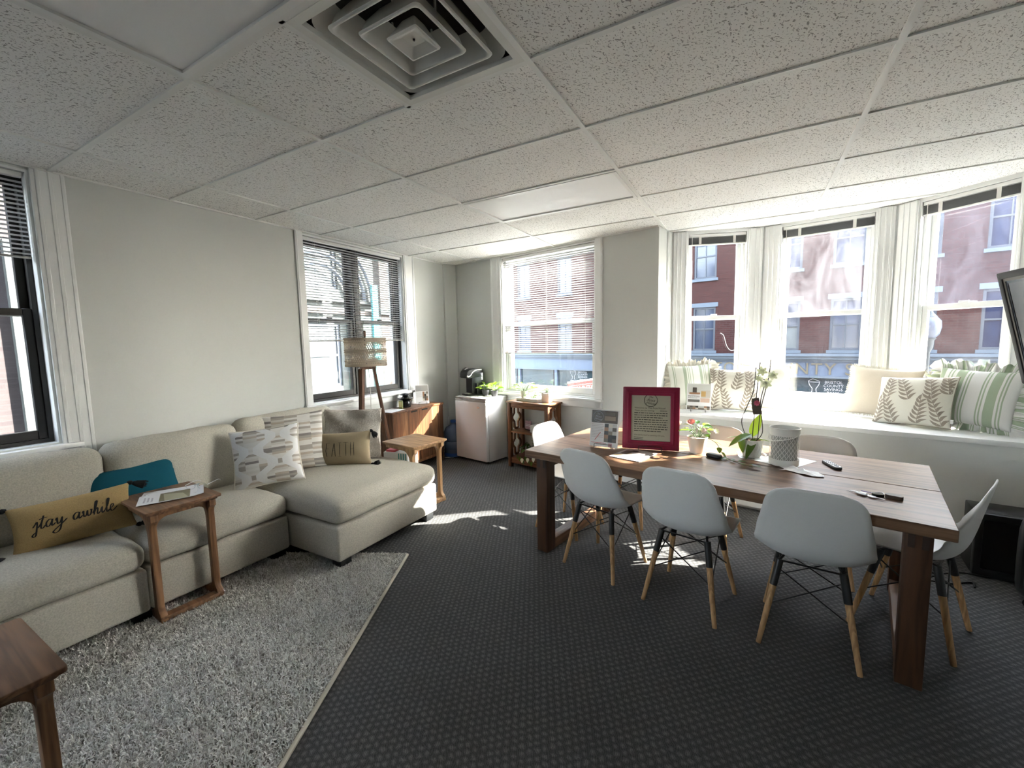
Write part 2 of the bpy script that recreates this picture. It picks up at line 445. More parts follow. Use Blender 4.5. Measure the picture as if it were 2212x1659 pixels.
def mk_bricks_print(name, ribbons):
    g = NM(name)
    u, v, _ = g.sep(g.uv())
    col_i = g.mt('FLOOR', g.mt('MULTIPLY', u, 5.0))
    off = g.n('ShaderNodeTexWhiteNoise', {'noise_dimensions': '1D'}, W=col_i).outputs[0]
    rowf = g.mt('ADD', g.mt('MULTIPLY', v, 25.0), g.mt('MULTIPLY', off, 0.9))
    row = g.mt('FLOOR', rowf)
    wn = g.n('ShaderNodeTexWhiteNoise', {'noise_dimensions': '2D'}, Vector=g.n('ShaderNodeCombineXYZ', None, X=col_i, Y=row).outputs[0]).outputs[0]
    c = g.ramp(wn, [(0.0, (0.72, 0.70, 0.66)), (0.30, (0.33, 0.29, 0.25)), (0.48, (0.66, 0.64, 0.60)), (0.62, (0.47, 0.39, 0.31)), (0.76, (0.17, 0.15, 0.14)), (0.84, (0.60, 0.57, 0.52))], 'CONSTANT')
    wob = g.noise(g.mp(g.uv(), (8, 160, 1)), 1.0, 2, 0.6)
    c = g.mix(g.mt('MULTIPLY', wob, 0.45), c, (0.60, 0.575, 0.53))
    if ribbons:
        tri = g.mt('PINGPONG', g.mt('ADD', g.mt('MULTIPLY', v, 4.3), 0.4), 1.0)
        tri = g.mt('MINIMUM', g.mt('MAXIMUM', g.mt('MULTIPLY_ADD', tri, 1.7, -0.35), 0.0), 1.0)
        uu = g.mt('PINGPONG', g.mt('ADD', g.mt('MULTIPLY', u, 2.5), 0.25), 1.0)
        d = g.mt('ABSOLUTE', g.mt('SUBTRACT', uu, g.mt('MULTIPLY_ADD', tri, 0.46, 0.27)))
        k = g.mt('LESS_THAN', d, 0.19)
        rib = g.mix(g.noise(g.mp(g.uv(), (30, 200, 1)), 1.0, 2, 0.5), (0.66, 0.66, 0.65), (0.78, 0.78, 0.77))
        c = g.mix(k, c, rib)
    g.bsdf(c, 0.95, 0, 0.15)
    return g.m
MT['trellis'] = mk_bricks_print('trellis_print_fabric', True)
MT['dashes'] = mk_bricks_print('dash_print_fabric', False)

def mk_attr(name, ramp, rough=0.9, spec=0.2):
    g = NM(name)
    a = g.n('ShaderNodeAttribute', {'attribute_name': 'tone'})
    g.bsdf(g.ramp(a.outputs['Fac'], ramp), rough, 0, spec)
    return g.m
MT['rugpile'] = mk_attr('shag_pile', [(0.0, (0.40, 0.38, 0.34)), (0.3, (0.72, 0.70, 0.65)), (0.65, (0.90, 0.885, 0.85)), (1.0, (0.97, 0.96, 0.93))])
MT['fur'] = mk_attr('faux_fur', [(0.0, (0.42, 0.38, 0.33)), (0.5, (0.62, 0.58, 0.52)), (1.0, (0.84, 0.81, 0.76))])
MT['rugbase'] = plain('rug_backing', (0.30, 0.28, 0.24), 0.95)
MT['rugedge'] = plain('rug_binding', (0.66, 0.62, 0.52), 0.9)
def mk_screen():
    g = NM('tv_screen')
    g.bsdf((0.02, 0.021, 0.022), 0.22, 0, 0.5)
    return g.m
MT['screen'] = mk_screen()
MT['bezel'] = plain('tv_bezel', (0.022, 0.022, 0.023), 0.55, spec=0.25)
MT['beigestrip'] = plain('tv_inner_strip', (0.11, 0.105, 0.095), 0.5)
# ------------------------------------------------------------------ geometry helpers
class MB:
    """collects faces; build() links them as ONE mesh object"""
    def __init__(self):
        self.v, self.f, self.uv = [], [], {}
    def add(self, verts, faces, M=None):
        b = len(self.v)
        if M is None:
            self.v += [tuple(p) for p in verts]
        else:
            self.v += [tuple(M @ Vector(p)) for p in verts]
        self.f += [tuple(i + b for i in f) for f in faces]
        return self
    def box(self, x0, x1, y0, y1, z0, z1, M=None):
        v = [(x0, y0, z0), (x1, y0, z0), (x1, y1, z0), (x0, y1, z0), (x0, y0, z1), (x1, y0, z1), (x1, y1, z1), (x0, y1, z1)]
        return self.add(v, [(0, 3, 2, 1), (4, 5, 6, 7), (0, 1, 5, 4), (1, 2, 6, 5), (2, 3, 7, 6), (3, 0, 4, 7)], M)
    def prism(self, poly, z0, z1, M=None):
        n = len(poly)
        v = [(x, y, z0) for x, y in poly] + [(x, y, z1) for x, y in poly]
        f = [tuple(range(n - 1, -1, -1)), tuple(range(n, 2 * n))]
        f += [(i, (i + 1) % n, n + (i + 1) % n, n + i) for i in range(n)]
        return self.add(v, f, M)
    def ring(self, outer, inner, z0, z1, M=None):
        n = len(outer)
        v = [(x, y, z) for z in (z0, z1) for x, y in outer] + [(x, y, z) for z in (z0, z1) for x, y in inner]
        f = []
        for i in range(n):
            j = (i + 1) % n
            f += [(i, j, n + j, n + i), (2 * n + j, 2 * n + i, 3 * n + i, 3 * n + j), (n + i, n + j, 3 * n + j, 3 * n + i), (j, i, 2 * n + i, 2 * n + j)]
        return self.add(v, f, M)
    def lathe(self, prof, seg=20, M=None, cap0=True, cap1=True):
        v, f = [], []
        for r, z in prof:
            for k in range(seg):
                a = 2 * PI * k / seg
                v.append((r * math.cos(a), r * math.sin(a), z))
        for i in range(len(prof) - 1):
            for k in range(seg):
                l = (k + 1) % seg
                f.append((i * seg + k, i * seg + l, (i + 1) * seg + l, (i + 1) * seg + k))
        if cap0:
            f.append(tuple(range(seg - 1, -1, -1)))
        if cap1:
            f.append(tuple((len(prof) - 1) * seg + k for k in range(seg)))
        return self.add(v, f, M)
    def tube(self, pts, r, seg=8, closed=False, M=None, caps=True):
        pts = [Vector(p) for p in pts]
        n = len(pts)
        rr = r if isinstance(r, (list, tuple)) else [r] * n
        v, f = [], []
        prev = None
        for i, p in enumerate(pts):
            a = pts[(i - 1) % n] if (closed or i > 0) else p
            b = pts[(i + 1) % n] if (closed or i < n - 1) else p
            t = (b - a).normalized()
            if prev is None:
                x = t.orthogonal().normalized()
            else:
                x = (prev - t * prev.dot(t))
                x = x.normalized() if x.length > 1e-6 else t.orthogonal().normalized()
            prev = x
            y = t.cross(x)
            for k in range(seg):
                c = 2 * PI * k / seg
                v.append(p + (x * math.cos(c) + y * math.sin(c)) * rr[i])
        for i in range(n if closed else n - 1):
            j = (i + 1) % n
            for k in range(seg):
                l = (k + 1) % seg
                f.append((i * seg + k, i * seg + l, j * seg + l, j * seg + k))
        if not closed and caps:
            f.append(tuple(range(seg - 1, -1, -1)))
            f.append(tuple((n - 1) * seg + k for k in range(seg)))
        return self.add(v, f, M)
    def grid(self, fn, nu, nv, M=None, uv=False):
        b = len(self.v)
        v = [fn(i / nu, j / nv) for j in range(nv + 1) for i in range(nu + 1)]
        f = [(j * (nu + 1) + i, j * (nu + 1) + i + 1, (j + 1) * (nu + 1) + i + 1, (j + 1) * (nu + 1) + i) for j in range(nv) for i in range(nu)]
        self.add(v, f, M)
        if uv:
            for j in range(nv + 1):
                for i in range(nu + 1):
                    self.uv[b + j * (nu + 1) + i] = (i / nu, j / nv)
        return self
    def mesh(self, name, bevel=0.0, seg=2, smooth=None, weld=False, solid=0.0):
        me = bpy.data.meshes.new(name)
        me.from_pydata(self.v, [], self.f)
        if self.uv:
            ul = me.uv_layers.new(name='UVMap')
            li = np.zeros(len(me.loops), dtype=np.int32)
            me.loops.foreach_get('vertex_index', li)
            tab = np.zeros((len(self.v), 2), dtype=np.float32)
            for k, c in self.uv.items():
                tab[k] = c
            ul.data.foreach_set('uv', tab[li].ravel())
        bm = bmesh.new()
        bm.from_mesh(me)
        if weld:
            bmesh.ops.remove_doubles(bm, verts=bm.verts, dist=1e-5)
        if solid:
            bmesh.ops.recalc_face_normals(bm, faces=bm.faces)
            bmesh.ops.solidify(bm, geom=bm.faces[:], thickness=solid)
        bmesh.ops.recalc_face_normals(bm, faces=bm.faces)
        if bevel > 0:
            es = [e for e in bm.edges if len(e.link_faces) == 2 and e.calc_face_angle(0) > 0.5]
            bmesh.ops.bevel(bm, geom=es, offset=bevel, segments=seg, profile=0.5, affect='EDGES', clamp_overlap=True)
        sm = smooth if smooth is not None else (0.65 if bevel else None)
        if sm:
            for fc in bm.faces:
                fc.smooth = True
            for e in bm.edges:
                if len(e.link_faces) == 2 and e.calc_face_angle(0) > sm:
                    e.smooth = False
        bm.to_mesh(me)
        bm.free()
        return me
    def build(self, name, mat, parent=None, loc=None, rot=None, **kw):
        me = self.mesh(name, **kw)
        return place(name, me, mat, parent, loc, rot)

def place(name, me, mat, parent=None, loc=None, rot=None):
    o = bpy.data.objects.new(name, me)
    if mat is not None and not me.materials:
        me.materials.append(MT[mat] if isinstance(mat, str) else mat)
    COL.objects.link(o)
    o.parent = parent
    if loc is not None:
        o.location = loc
    if rot is not None:
        o.rotation_euler = rot if not isinstance(rot, (int, float)) else (0, 0, rot)
    return o

def tag(o, label=None, cat=None, group=None, kind=None):
    if label: o['label'] = label
    if cat: o['category'] = cat
    if group: o['group'] = group
    if kind: o['kind'] = kind
    return o

def thing(name, label, cat, loc=(0, 0, 0), rz=0.0, group=None, rot=None):
    o = bpy.data.objects.new(name, None)
    o.empty_display_size = 0.1
    COL.objects.link(o)
    o.location = loc
    o.rotation_euler = rot if rot is not None else (0, 0, rz)
    return tag(o, label, cat, group)

def struct(name, loc=(0, 0, 0), rz=0.0, label=None):
    o = thing(name, None, None, loc, rz)
    o['kind'] = 'structure'
    if label: o['label'] = label
    return o

def copy_tree(o, parent=None, loc=None, rz=None, label=None):
    c = o.copy()
    COL.objects.link(c)
    c.parent = parent
    if loc is not None: c.location = loc
    if rz is not None: c.rotation_euler = (0, 0, rz)
    if label: c['label'] = label
    for ch in list(o.children):
        copy_tree(ch, c)
    return c

def rbox(h, r, n=12, puff=(0, 0, 0), wr=0.0, seed=0, flatbot=True):
    """rounded, puffed box: half sizes h, edge radius r -> (verts, faces)"""
    hx, hy, hz = h
    bm = bmesh.new()
    bmesh.ops.create_cube(bm, size=2.0)
    bmesh.ops.subdivide_edges(bm, edges=bm.edges[:], cuts=n, use_grid_fill=True)
    rs = random.Random(seed)
    ph = [rs.uniform(0, 6) for _ in range(6)]
    for v in bm.verts:
        # denser towards the edges
        p = [math.copysign(abs(c) ** 0.8, c) for c in v.co]
        q = Vector((p[0] * hx, p[1] * hy, p[2] * hz))
        inn = Vector([max(-(a - r), min(a - r, b)) for a, b in zip((hx, hy, hz), q)])
        d = q - inn
        if d.length > 1e-9:
            q = inn + d.normalized() * r
        u, w, t = q.x / hx, q.y / hy, q.z / hz
        bx = max(0, 1 - w * w) ** 0.6 * max(0, 1 - t * t) ** 0.6
        by = max(0, 1 - u * u) ** 0.6 * max(0, 1 - t * t) ** 0.6
        bz = max(0, 1 - u * u) ** 0.6 * max(0, 1 - w * w) ** 0.6
        q.x += puff[0] * bx * u
        q.y += puff[1] * by * w
        if t > 0 or not flatbot:
            q.z += puff[2] * bz * t
        if wr:
            s = math.sin(q.x * 17 + ph[0]) * math.sin(q.y * 13 + ph[1] + q.z * 9) + 0.6 * math.sin(q.x * 31 + q.y * 23 + ph[2]) + 0.5 * math.sin(q.z * 41 + q.y * 12 + ph[3])
            q += v.co.normalized() * (wr * s)
        v.co = q
    bm.verts.index_update()
    vs_ = [tuple(v.co) for v in bm.verts]
    fs_ = [tuple(v.index for v in f.verts) for f in bm.faces]
    bm.free()
    return vs_, fs_

def rrect(w, h, r, n=5, cx=0, cy=0):
    pts = []
    for sx, sy, a0 in ((1, 1, 0), (-1, 1, 90), (-1, -1, 180), (1, -1, 270)):
        for k in range(n + 1):
            a = R(a0 + 90 * k / n)
            pts.append((cx + sx * (w / 2 - r) + r * math.cos(a), cy + sy * (h / 2 - r) + r * math.sin(a)))
    return pts

def smooth_path(pts, k=6, closed=False):
    P = [np.array(p, float) for p in pts]
    n = len(P)
    out = []
    rngs = range(n if closed else n - 1)
    for i in rngs:
        p1, p2 = P[i], P[(i + 1) % n]
        p0 = P[(i - 1) % n] if (closed or i > 0) else 2 * p1 - p2
        p3 = P[(i + 2) % n] if (closed or i < n - 2) else 2 * p2 - p1
        for j in range(k):
            t = j / k
            out.append(0.5 * ((2 * p1) + (-p0 + p2) * t + (2 * p0 - 5 * p1 + 4 * p2 - p3) * t * t + (-p0 + 3 * p1 - 3 * p2 + p3) * t ** 3))
    if not closed:
        out.append(P[-1])
    return out

_tx = {}
def text_mesh(body, size=1.0, shear=0.0, align='CENTER', extrude=0.0, space=1.0):
    key = (body, size, shear, align, extrude, space)
    if key not in _tx:
        c = bpy.data.curves.new('lettering', 'FONT')
        c.body = body
        c.size = size
        c.shear = shear
        c.align_x = align
        c.align_y = 'CENTER'
        c.extrude = extrude
        c.space_character = space
        c.resolution_u = 3
        o = bpy.data.objects.new('lettering_tmp', c)
        me = bpy.data.meshes.new_from_object(o)
        bpy.data.objects.remove(o)
        me.name = 'lettering'
        _tx[key] = me
    return _tx[key].copy()

def lettering(body, size, mat, parent, M, name='lettering', **kw):
    me = text_mesh(body, size, **kw)
    me.transform(M)
    return place(name, me, mat, parent)

def stroke(poly, w, fn, mb, k=6, asp=1.0):
    """ribbon of width w along a smooth 2-D path, lifted onto a surface by fn(x, y)"""
    P = smooth_path(poly, k)
    n = len(P)
    L, Rr = [], []
    for i, p in enumerate(P):
        a, b = P[max(0, i - 1)], P[min(n - 1, i + 1)]
        t = b - a
        t = t / (np.linalg.norm(t) + 1e-9)
        nn = np.array([-t[1], t[0]])
        ww = w * (0.62 + 0.38 * abs(t[1])) * (1.0 if 0 < i < n - 1 else 0.5)
        L.append(fn(*(p + nn * ww / 2)))
        Rr.append(fn(*(p - nn * ww / 2)))
    mb.add(L + Rr, [(i, i + 1, n + i + 1, n + i) for i in range(n - 1)])
# ------------------------------------------------------------------ the room
def wall(name, A, ang, L, T, openings, z1=CEIL + 0.12, x0=0.0, mat='wall', z0=0.0, parent=None):
    mb = MB()
    xs = sorted({x0, L} | {o[0] for o in openings} | {o[1] for o in openings})
    for a, b in zip(xs, xs[1:]):
        op = [o for o in openings if o[0] <= a + 1e-6 and o[1] >= b - 1e-6]
        if not op:
            mb.box(a, b, 0, T, z0, z1)
            continue
        zz = z0
        for o in sorted(op, key=lambda q: q[2]):
            if o[2] > zz:
                mb.box(a, b, 0, T, zz, o[2])
            zz = o[3]
        if zz < z1:
            mb.box(a, b, 0, T, zz, z1)
    o = mb.build(name, mat, parent, loc=A, rot=ang)
    if parent is None:
        o['kind'] = 'structure'
    return o

HP = R(90)
# left wall: three double units; the first is unseen, added to let in more daylight
LW = [(3.10, 4.42, 0.90, 2.53), (5.98 - 0.0, 7.30, 0.90, 2.53)]       # local x runs along +y from y = -4.5
Y0 = -4.5
LWO = [(-4.25 - Y0, -1.95 - Y0, 0.93, 2.555), (-1.40 - Y0, -0.085 - Y0, 0.93, 2.555), (1.64 - Y0, 2.96 - Y0, 0.93, 2.555)]
wall('wall_left', (WX, Y0, 0), HP, 8.42, 0.26, LWO, x0=-0.3)
wall('wall_far', W(0, 0), AF, 0.0, 0.24, [(-2.02, -0.68, 0.86, 2.555)], x0=-3.15)
mb = MB().box(-0.30, 0.0, 0.20, 0.62, 0, CEIL + 0.12)
tag(mb.build('wall_bay_return', 'wall', loc=W(0, 0), rot=AF), kind='structure')
BV = [(0.0, 0.36), (0.74, 0.80), (1.72, 0.80), (2.46, 0.36)]
BOP = [(0.145, 0.72), (0.14, 0.85), (0.145, 0.72)]
FAC = []
for i, nm in enumerate(('wall_bay_left', 'wall_bay_centre', 'wall_bay_right')):
    a, b = BV[i], BV[i + 1]
    A, B = W(*a), W(*b)
    L = (B - A).length
    ang = math.atan2(B.y - A.y, B.x - A.x)
    FAC.append((A, ang, L))
    t0, t1 = BOP[i]
    wall(nm, A, ang, L + (0.03 if i != 1 else 0.0), 0.16, [(t0, t1, 0.86, 2.56)], x0=-0.03 if i != 1 else 0.0, mat='white')
mb = MB().box(2.46, 2.80, 0.0, 0.62, 0, CEIL + 0.12)
tag(mb.build('wall_far_right', 'wall', loc=W(0, 0), rot=AF), kind='structure')
wall('wall_right', W(2.75, 0.3), AF - HP, 8.2, 0.2, [])
wall('wall_back', (1.7, Y0, 0), PI, 5.0, 0.2, [], x0=-0.6)
# boxed pipe in the far left corner
c0 = Vector((WX, 3.70, 0)); c1 = Vector((-2.84, 3.88, 0))
mb = MB().prism([(WX - 0.05, 3.72), (-2.905, 3.72), (-2.835, 3.87), (-2.84, 4.0), (WX - 0.05, 4.0)], 0, CEIL + 0.1)
tag(mb.build('wall_corner_boxing', 'wall'), kind='structure')
# floor
mb = MB().box(-3.4, 3.2, -4.8, 4.6, -0.12, 0.0)
tag(mb.build('floor', 'carpet'), 'charcoal grey loop pile carpet', None, kind='structure')

# ------------------------------------------------------------------ ceiling: grid, tiles, lights, vent
def clip_half(poly, px, py, nx, ny):
    out = []
    for i in range(len(poly)):
        a, b = poly[i], poly[(i + 1) % len(poly)]
        da = (a[0] - px) * nx + (a[1] - py) * ny
        db = (b[0] - px) * nx + (b[1] - py) * ny
        if da >= 0:
            out.append(a)
        if (da >= 0) != (db >= 0):
            t = da / (da - db)
            out.append((a[0] + (b[0] - a[0]) * t, a[1] + (b[1] - a[1]) * t))
    return out
def clip_convex(poly, conv):
    n = len(conv)
    for i in range(n):
        a, b = conv[i], conv[(i + 1) % n]
        poly = clip_half(poly, a[0], a[1], -(b[1] - a[1]), b[0] - a[0])
        if len(poly) < 3:
            return []
    return poly
def xy(v): return (v.x, v.y)
sfar = lambda x: (x - OF.x) / ES.x
MAIN = [(WX, Y0), (1.28, Y0), xy(W(2.75, 0)), xy(W((WX - OF.x) / ES.x, 0))]
BAY = [xy(W(0, -0.001)), xy(W(2.46, -0.001)), xy(W(2.46, 0.36)), xy(W(1.72, 0.80)), xy(W(0.74, 0.80)), xy(W(0, 0.36))]
U = 0.6096
ceil = struct('ceiling', (0, 0, 0), 0, 'suspended ceiling of fissured white tiles in a white grid')
sl_ = MB().prism([(WX - 0.25, Y0 - 0.2), (1.5, Y0 - 0.2), xy(W(2.95, 0.1)), xy(W((WX - 0.25 - OF.x) / ES.x, 0.2))], CEIL + 0.10, CEIL + 0.22)
sl_.prism([xy(W(-0.2, 0.1)), xy(W(2.66, 0.1)), xy(W(2.56, 0.44)), xy(W(1.76, 0.92)), xy(W(0.70, 0.92)), xy(W(-0.1, 0.44))], CEIL + 0.101, CEIL + 0.221)
sl_.build('slab', 'darkvoid', ceil)
mains = [-2.4384 - 1.2192, -2.4384, -1.2192, 0.0, 1.2192, 2.4384, 2.4384 + 1.2192]
SPECIAL = {(2, 3): 'light', (2, -1): 'light', (4, 3): 'x'}
HT = 0.011
def tile_poly(x0, x1, y0, y1):
    q = [(x0 + HT, y0 + HT), (x1 - HT, y0 + HT), (x1 - HT, y1 - HT), (x0 + HT, y1 - HT)]
    return [p for p in (clip_convex(q, MAIN), clip_convex(q, BAY)) if len(p) >= 3]
for mi in range(len(mains) - 1):
    for r in range(-8, 8):
        x0, x1 = mains[mi], mains[mi + 1]
        y0, y1 = r * U, (r + 1) * U
        if (mi, r) in ((2, 3), (2, -1)):
            continue
        cells = [(x0, x1)]
        if (mi, r) == (2, 0):
            cells = [(x0, x0 + U)]
        for a, b in cells:
            ps = tile_poly(a, b, y0, y1)
            if not ps:
                continue
            mb = MB()
            for p in ps:
                mb.prism(p, CEIL + 0.004 + random.uniform(0, 0.002), CEIL + 0.018)
            mb.build('tile', 'tile', ceil)
gm = []
for x in mains[1:-1]:
    for P in (MAIN, BAY):
        q = clip_convex([(x - 0.012, Y0), (x + 0.012, Y0), (x + 0.012, 4.7), (x - 0.012, 4.7)], P)
        if len(q) >= 3:
            MB().prism(q, CEIL - 0.004, CEIL + 0.03).build('grid_runner', 'tbar', ceil)
for r in range(-7, 8):
    for P in (MAIN, BAY):
        q = clip_convex([(-3.3, r * U - 0.012), (3.2, r * U - 0.012), (3.2, r * U + 0.012), (-3.3, r * U + 0.012)], P)
        if len(q) >= 3:
            MB().prism(q, CEIL - 0.003, CEIL + 0.03).build('grid_runner', 'tbar', ceil)
MB().box(-U - 0.012, -U + 0.012, 0, U, CEIL - 0.003, CEIL + 0.03).build('grid_runner', 'tbar', ceil)
# wall angle along the left wall and the street wall
MB().box(WX, WX + 0.022, Y0, 3.75, CEIL - 0.006, CEIL + 0.02).build('wall_angle', 'tbar', ceil)
MB().box(-2.9, 0.0, -0.022, 0, CEIL - 0.006, CEIL + 0.02, Matrix.Translation(OF) @ Matrix.Rotation(AF, 4, 'Z')).build('wall_angle', 'tbar', ceil)

def troffer(x0, y0, label):
    t = thing('ceiling_light', label, 'ceiling light', (x0 + U, y0 + U / 2, CEIL), 0, 'troffer lights in the ceiling grid')
    o, i = rrect(2 * U - 0.026, U - 0.026, 0.004, 2), rrect(2 * U - 0.075, U - 0.075, 0.004, 2)
    MB().ring(o, i, -0.006, 0.03).build('frame', 'whitemetal', t)
    MB().prism(rrect(2 * U - 0.077, U - 0.077, 0.004, 2), 0.004, 0.010).build('diffuser', 'lens', t)
    MB().box(-U + 0.02, U - 0.02, -U / 2 + 0.02, U / 2 - 0.02, 0.012, 0.07).build('housing', 'whitemetal', t)
troffer(-2 * U, 3 * U, 'flat white ceiling light panel nearest the street windows')
troffer(-2 * U, -1 * U, 'large flat white ceiling light panel beside the square air vent')

def air_vent():
    t = thing('air_vent', 'square stepped ceiling air diffuser with nested pale grey louvres', 'air vent', (-U / 2, U / 2, CEIL))
    def loft(prof, r):
        mb = MB()
        rings = [rrect(2 * h, 2 * h, min(r, h * 0.98), 6) for h, z in prof]
        n = len(rings[0])
        v = [(x, y, z) for (h, z), rg in zip(prof, rings) for x, y in rg]
        f = [(k * n + i, k * n + (i + 1) % n, (k + 1) * n + (i + 1) % n, (k + 1) * n + i) for k in range(len(prof) - 1) for i in range(n)]
        return mb.add(v, f)
    H = U / 2
    loft([(H - 0.012, 0.02), (H - 0.012, -0.004), (H - 0.045, -0.003), (H - 0.05, 0.012)], 0.004).build('rim', 'vent', t, smooth=0.5)
    loft([(H - 0.048, 0.010), (0.235, 0.055), (0.20, 0.115), (0.165, 0.13)], 0.07).build('pan', 'vent', t, smooth=0.9)
    o = rrect(0.36, 0.36, 0.05, 6)
    MB().prism(o, 0.125, 0.135).build('back_plate', 'vent', t)
    MB().lathe([(0.145, 0.11), (0.145, 0.124)], 28).build('duct', 'darkvoid', t)
    for k, (a, zz, r) in enumerate(((0.205, -0.006, 0.022), (0.135, -0.008, 0.02))):
        loft([(a - 0.050, zz + 0.085), (a - 0.020, zz + 0.032), (a - 0.012, zz + 0.004), (a - 0.006, zz), (a, zz + 0.001), (a + 0.003, zz + 0.006), (a - 0.004, zz + 0.012), (a - 0.014, zz + 0.045), (a - 0.046, zz + 0.09)], r).build('louvre', 'vent', t, smooth=0.9)
    loft([(0.030, 0.06), (0.062, 0.004), (0.068, -0.004), (0.066, -0.009), (0.060, -0.010), (0.056, -0.006), (0.030, 0.010), (0.028, 0.010), (0.0, 0.010)], 0.006).build('centre_plate', 'vent', t, smooth=0.5)
    MB().lathe([(0.004, 0.004), (0.004, 0.0095)], 10).build('screw', 'black', t)
    for sx, sy in ((1, 0), (-1, 0), (0, 1), (0, -1)):
        MB().box(-0.003, 0.003, -0.003, 0.003, 0.03, 0.125, Matrix.Translation((sx * 0.10, sy * 0.10, 0))).build('hanger', 'vent', t)
air_vent()

# ------------------------------------------------------------------ windows
def ringbox(mb, x0, x1, z0, z1, y0, y1, l, r, b, t):
    mb.box(x0, x0 + l, y0, y1, z0, z1); mb.box(x1 - r, x1, y0, y1, z0, z1)
    mb.box(x0 + l, x1 - r, y0, y1, z0, z0 + b); mb.box(x0 + l, x1 - r, y0, y1, z1 - t, z1)
    return mb

def sash_window(name, A, ang, t0, t1, z0, z1, meet, gU, gL, rec, col, mull=None, label=None, stile=0.045, sill=True, T=0.2, botrail=0.07):
    w = struct(name, A, ang, label)
    liner = 'white'
    ringbox(MB(), t0 - 0.001, t1 + 0.001, z0 - 0.001, z1 + 0.001, -0.002, T, 0.014, 0.014, 0.014, 0.014).build('reveal', liner, w)
    units = [(t0 + 0.014, t1 - 0.014)] if not mull else [(t0 + 0.014, mull - 0.03), (mull + 0.03, t1 - 0.014)]
    if mull:
        MB().box(mull - 0.03, mull + 0.03, rec - 0.02, rec + 0.10, z0 + 0.014, z1 - 0.014).build('mullion', col, w)
    fr = 0.022
    for a, b in units:
        zb, zt = z0 + 0.014, z1 - 0.014
        ringbox(MB(), a, b, zb, zt, rec - 0.012, rec + 0.095, fr, fr, fr, fr).build('frame', col, w)
        a, b, zb, zt = a + fr, b - fr, zb + fr, zt - fr
        us = ringbox(MB(), a, b, meet - 0.005, zt, rec + 0.042, rec + 0.078, stile, stile, 0.042, stile).build('upper_sash', col, w, bevel=0.003, seg=1)
        ls = ringbox(MB(), a, b, zb, meet + 0.04, rec, rec + 0.036, stile, stile, botrail, 0.042).build('lower_sash', col, w, bevel=0.003, seg=1)
        MB().box(a + stile - 0.004, b - stile + 0.004, rec + 0.058, rec + 0.062, meet + 0.03, zt - stile + 0.004).build('pane', gU, us)
        MB().box(a + stile - 0.004, b - stile + 0.004, rec + 0.016, rec + 0.020, zb + botrail - 0.004, meet + 0.004).build('pane', gL, ls)
        MB().box((a + b) / 2 - 0.03, (a + b) / 2 + 0.03, rec - 0.004, rec + 0.02, meet + 0.04, meet + 0.055).build('latch', col, ls, bevel=0.004, seg=1)
    if sill:
        MB().box(t0 - 0.09, t1 + 0.09, -0.05, rec, z0 - 0.028, z0 + 0.002).build('sill', 'white', w, bevel=0.006)
        MB().box(t0 - 0.07, t1 + 0.07, -0.018, 0, z0 - 0.10, z0 - 0.028).build('apron', 'white', w, bevel=0.004)
    return w

def casing(name, A, ang, x0, x1, z0, z1, ridges=(), th=0.018):
    w = struct(name, A, ang)
    MB().box(x0, x1, -th, 0.0, z0, z1).build('board', 'white', w, bevel=0.003, seg=1)
    for c, wd_ in ridges:
        MB().prism([(c - wd_ / 2, 0.0), (c - wd_ * 0.3, -th - 0.0045), (c + wd_ * 0.3, -th - 0.0045), (c + wd_ / 2, 0.0)], z0, z1).build('ridge', 'white', w, bevel=0.002, seg=1)
    return w

AL = Vector((WX, Y0, 0))
yl = lambda y: y - Y0
sash_window('window_1', AL, HP, *LWO[1], 1.72, 'glass_dusty', 'glass_haze', 0.085, 'bronze', mull=yl(-0.74), label='black framed double hung window beside the sofa end', stile=0.04, T=0.24, botrail=0.055)
sash_window('window_2', AL, HP, *LWO[2], 1.74, 'glass', 'glass', 0.085, 'bronze', mull=yl(2.30), label='black framed twin window behind the floor lamp', stile=0.04, T=0.24, botrail=0.055)
sash_window('window_3', W(0, 0), AF, -2.02, -0.68, 0.86, 2.555, 1.70, 'glass', 'glass_haze', 0.07, 'white', label='white double hung window between the fridge and the bay')
sash_window('fill_window', AL, HP, *LWO[0], 1.74, 'glass', 'glass', 0.085, 'bronze', mull=yl(-3.10), label='added black framed twin window behind the camera for fill daylight', stile=0.04, T=0.24, botrail=0.055)  # unseen window, added and widened to brighten the near half of the room
bays = [('window_4', 'glass', 'glass', 'narrow white bay window beside the wall corner'), ('window_5', 'glass_smear', 'glass_haze', 'middle white bay window with smeared upper pane'), ('window_6', 'glass_dusty', 'glass_haze', 'white bay window with dusty bluish upper pane')]
for (A, ang, L), (t0, t1), (nm, gu, gl, lb) in zip(FAC, BOP, bays):
    sash_window(nm, A, ang, t0, t1, 0.86, 2.56, 1.69, gu, gl, 0.055, 'white', label=lb, stile=0.035, sill=False, T=0.155, botrail=0.06)

k = 1
def trim(*a, **b):
    global k
    casing('trim_%d' % k, *a, **b); k += 1
zt = CEIL - 0.004
trim(AL, HP, yl(-0.085), yl(0.065), 0.0, zt, ridges=[(yl(-0.055), 0.03), (yl(0.0), 0.03), (yl(0.052), 0.025)])
trim(AL, HP, yl(-1.55), yl(-1.40), 0.0, zt, ridges=[(yl(-1.47), 0.03)])
trim(AL, HP, yl(1.565), yl(1.64), 0.80, zt, ridges=[(yl(1.58), 0.02)])
trim(AL, HP, yl(2.96), yl(3.14), 0.70, zt, ridges=[(yl(2.985), 0.025), (yl(3.12), 0.045)])
trim(AL, HP, yl(3.30), yl(3.305), 0.0, 0.01)
trim(W(0, 0), AF, -2.19, -2.02, 0.72, zt, ridges=[(-2.17, 0.03), (-2.075, 0.03)])
trim(W(0, 0), AF, -0.68, -0.595, 0.76, zt, ridges=[(-0.61, 0.02)])
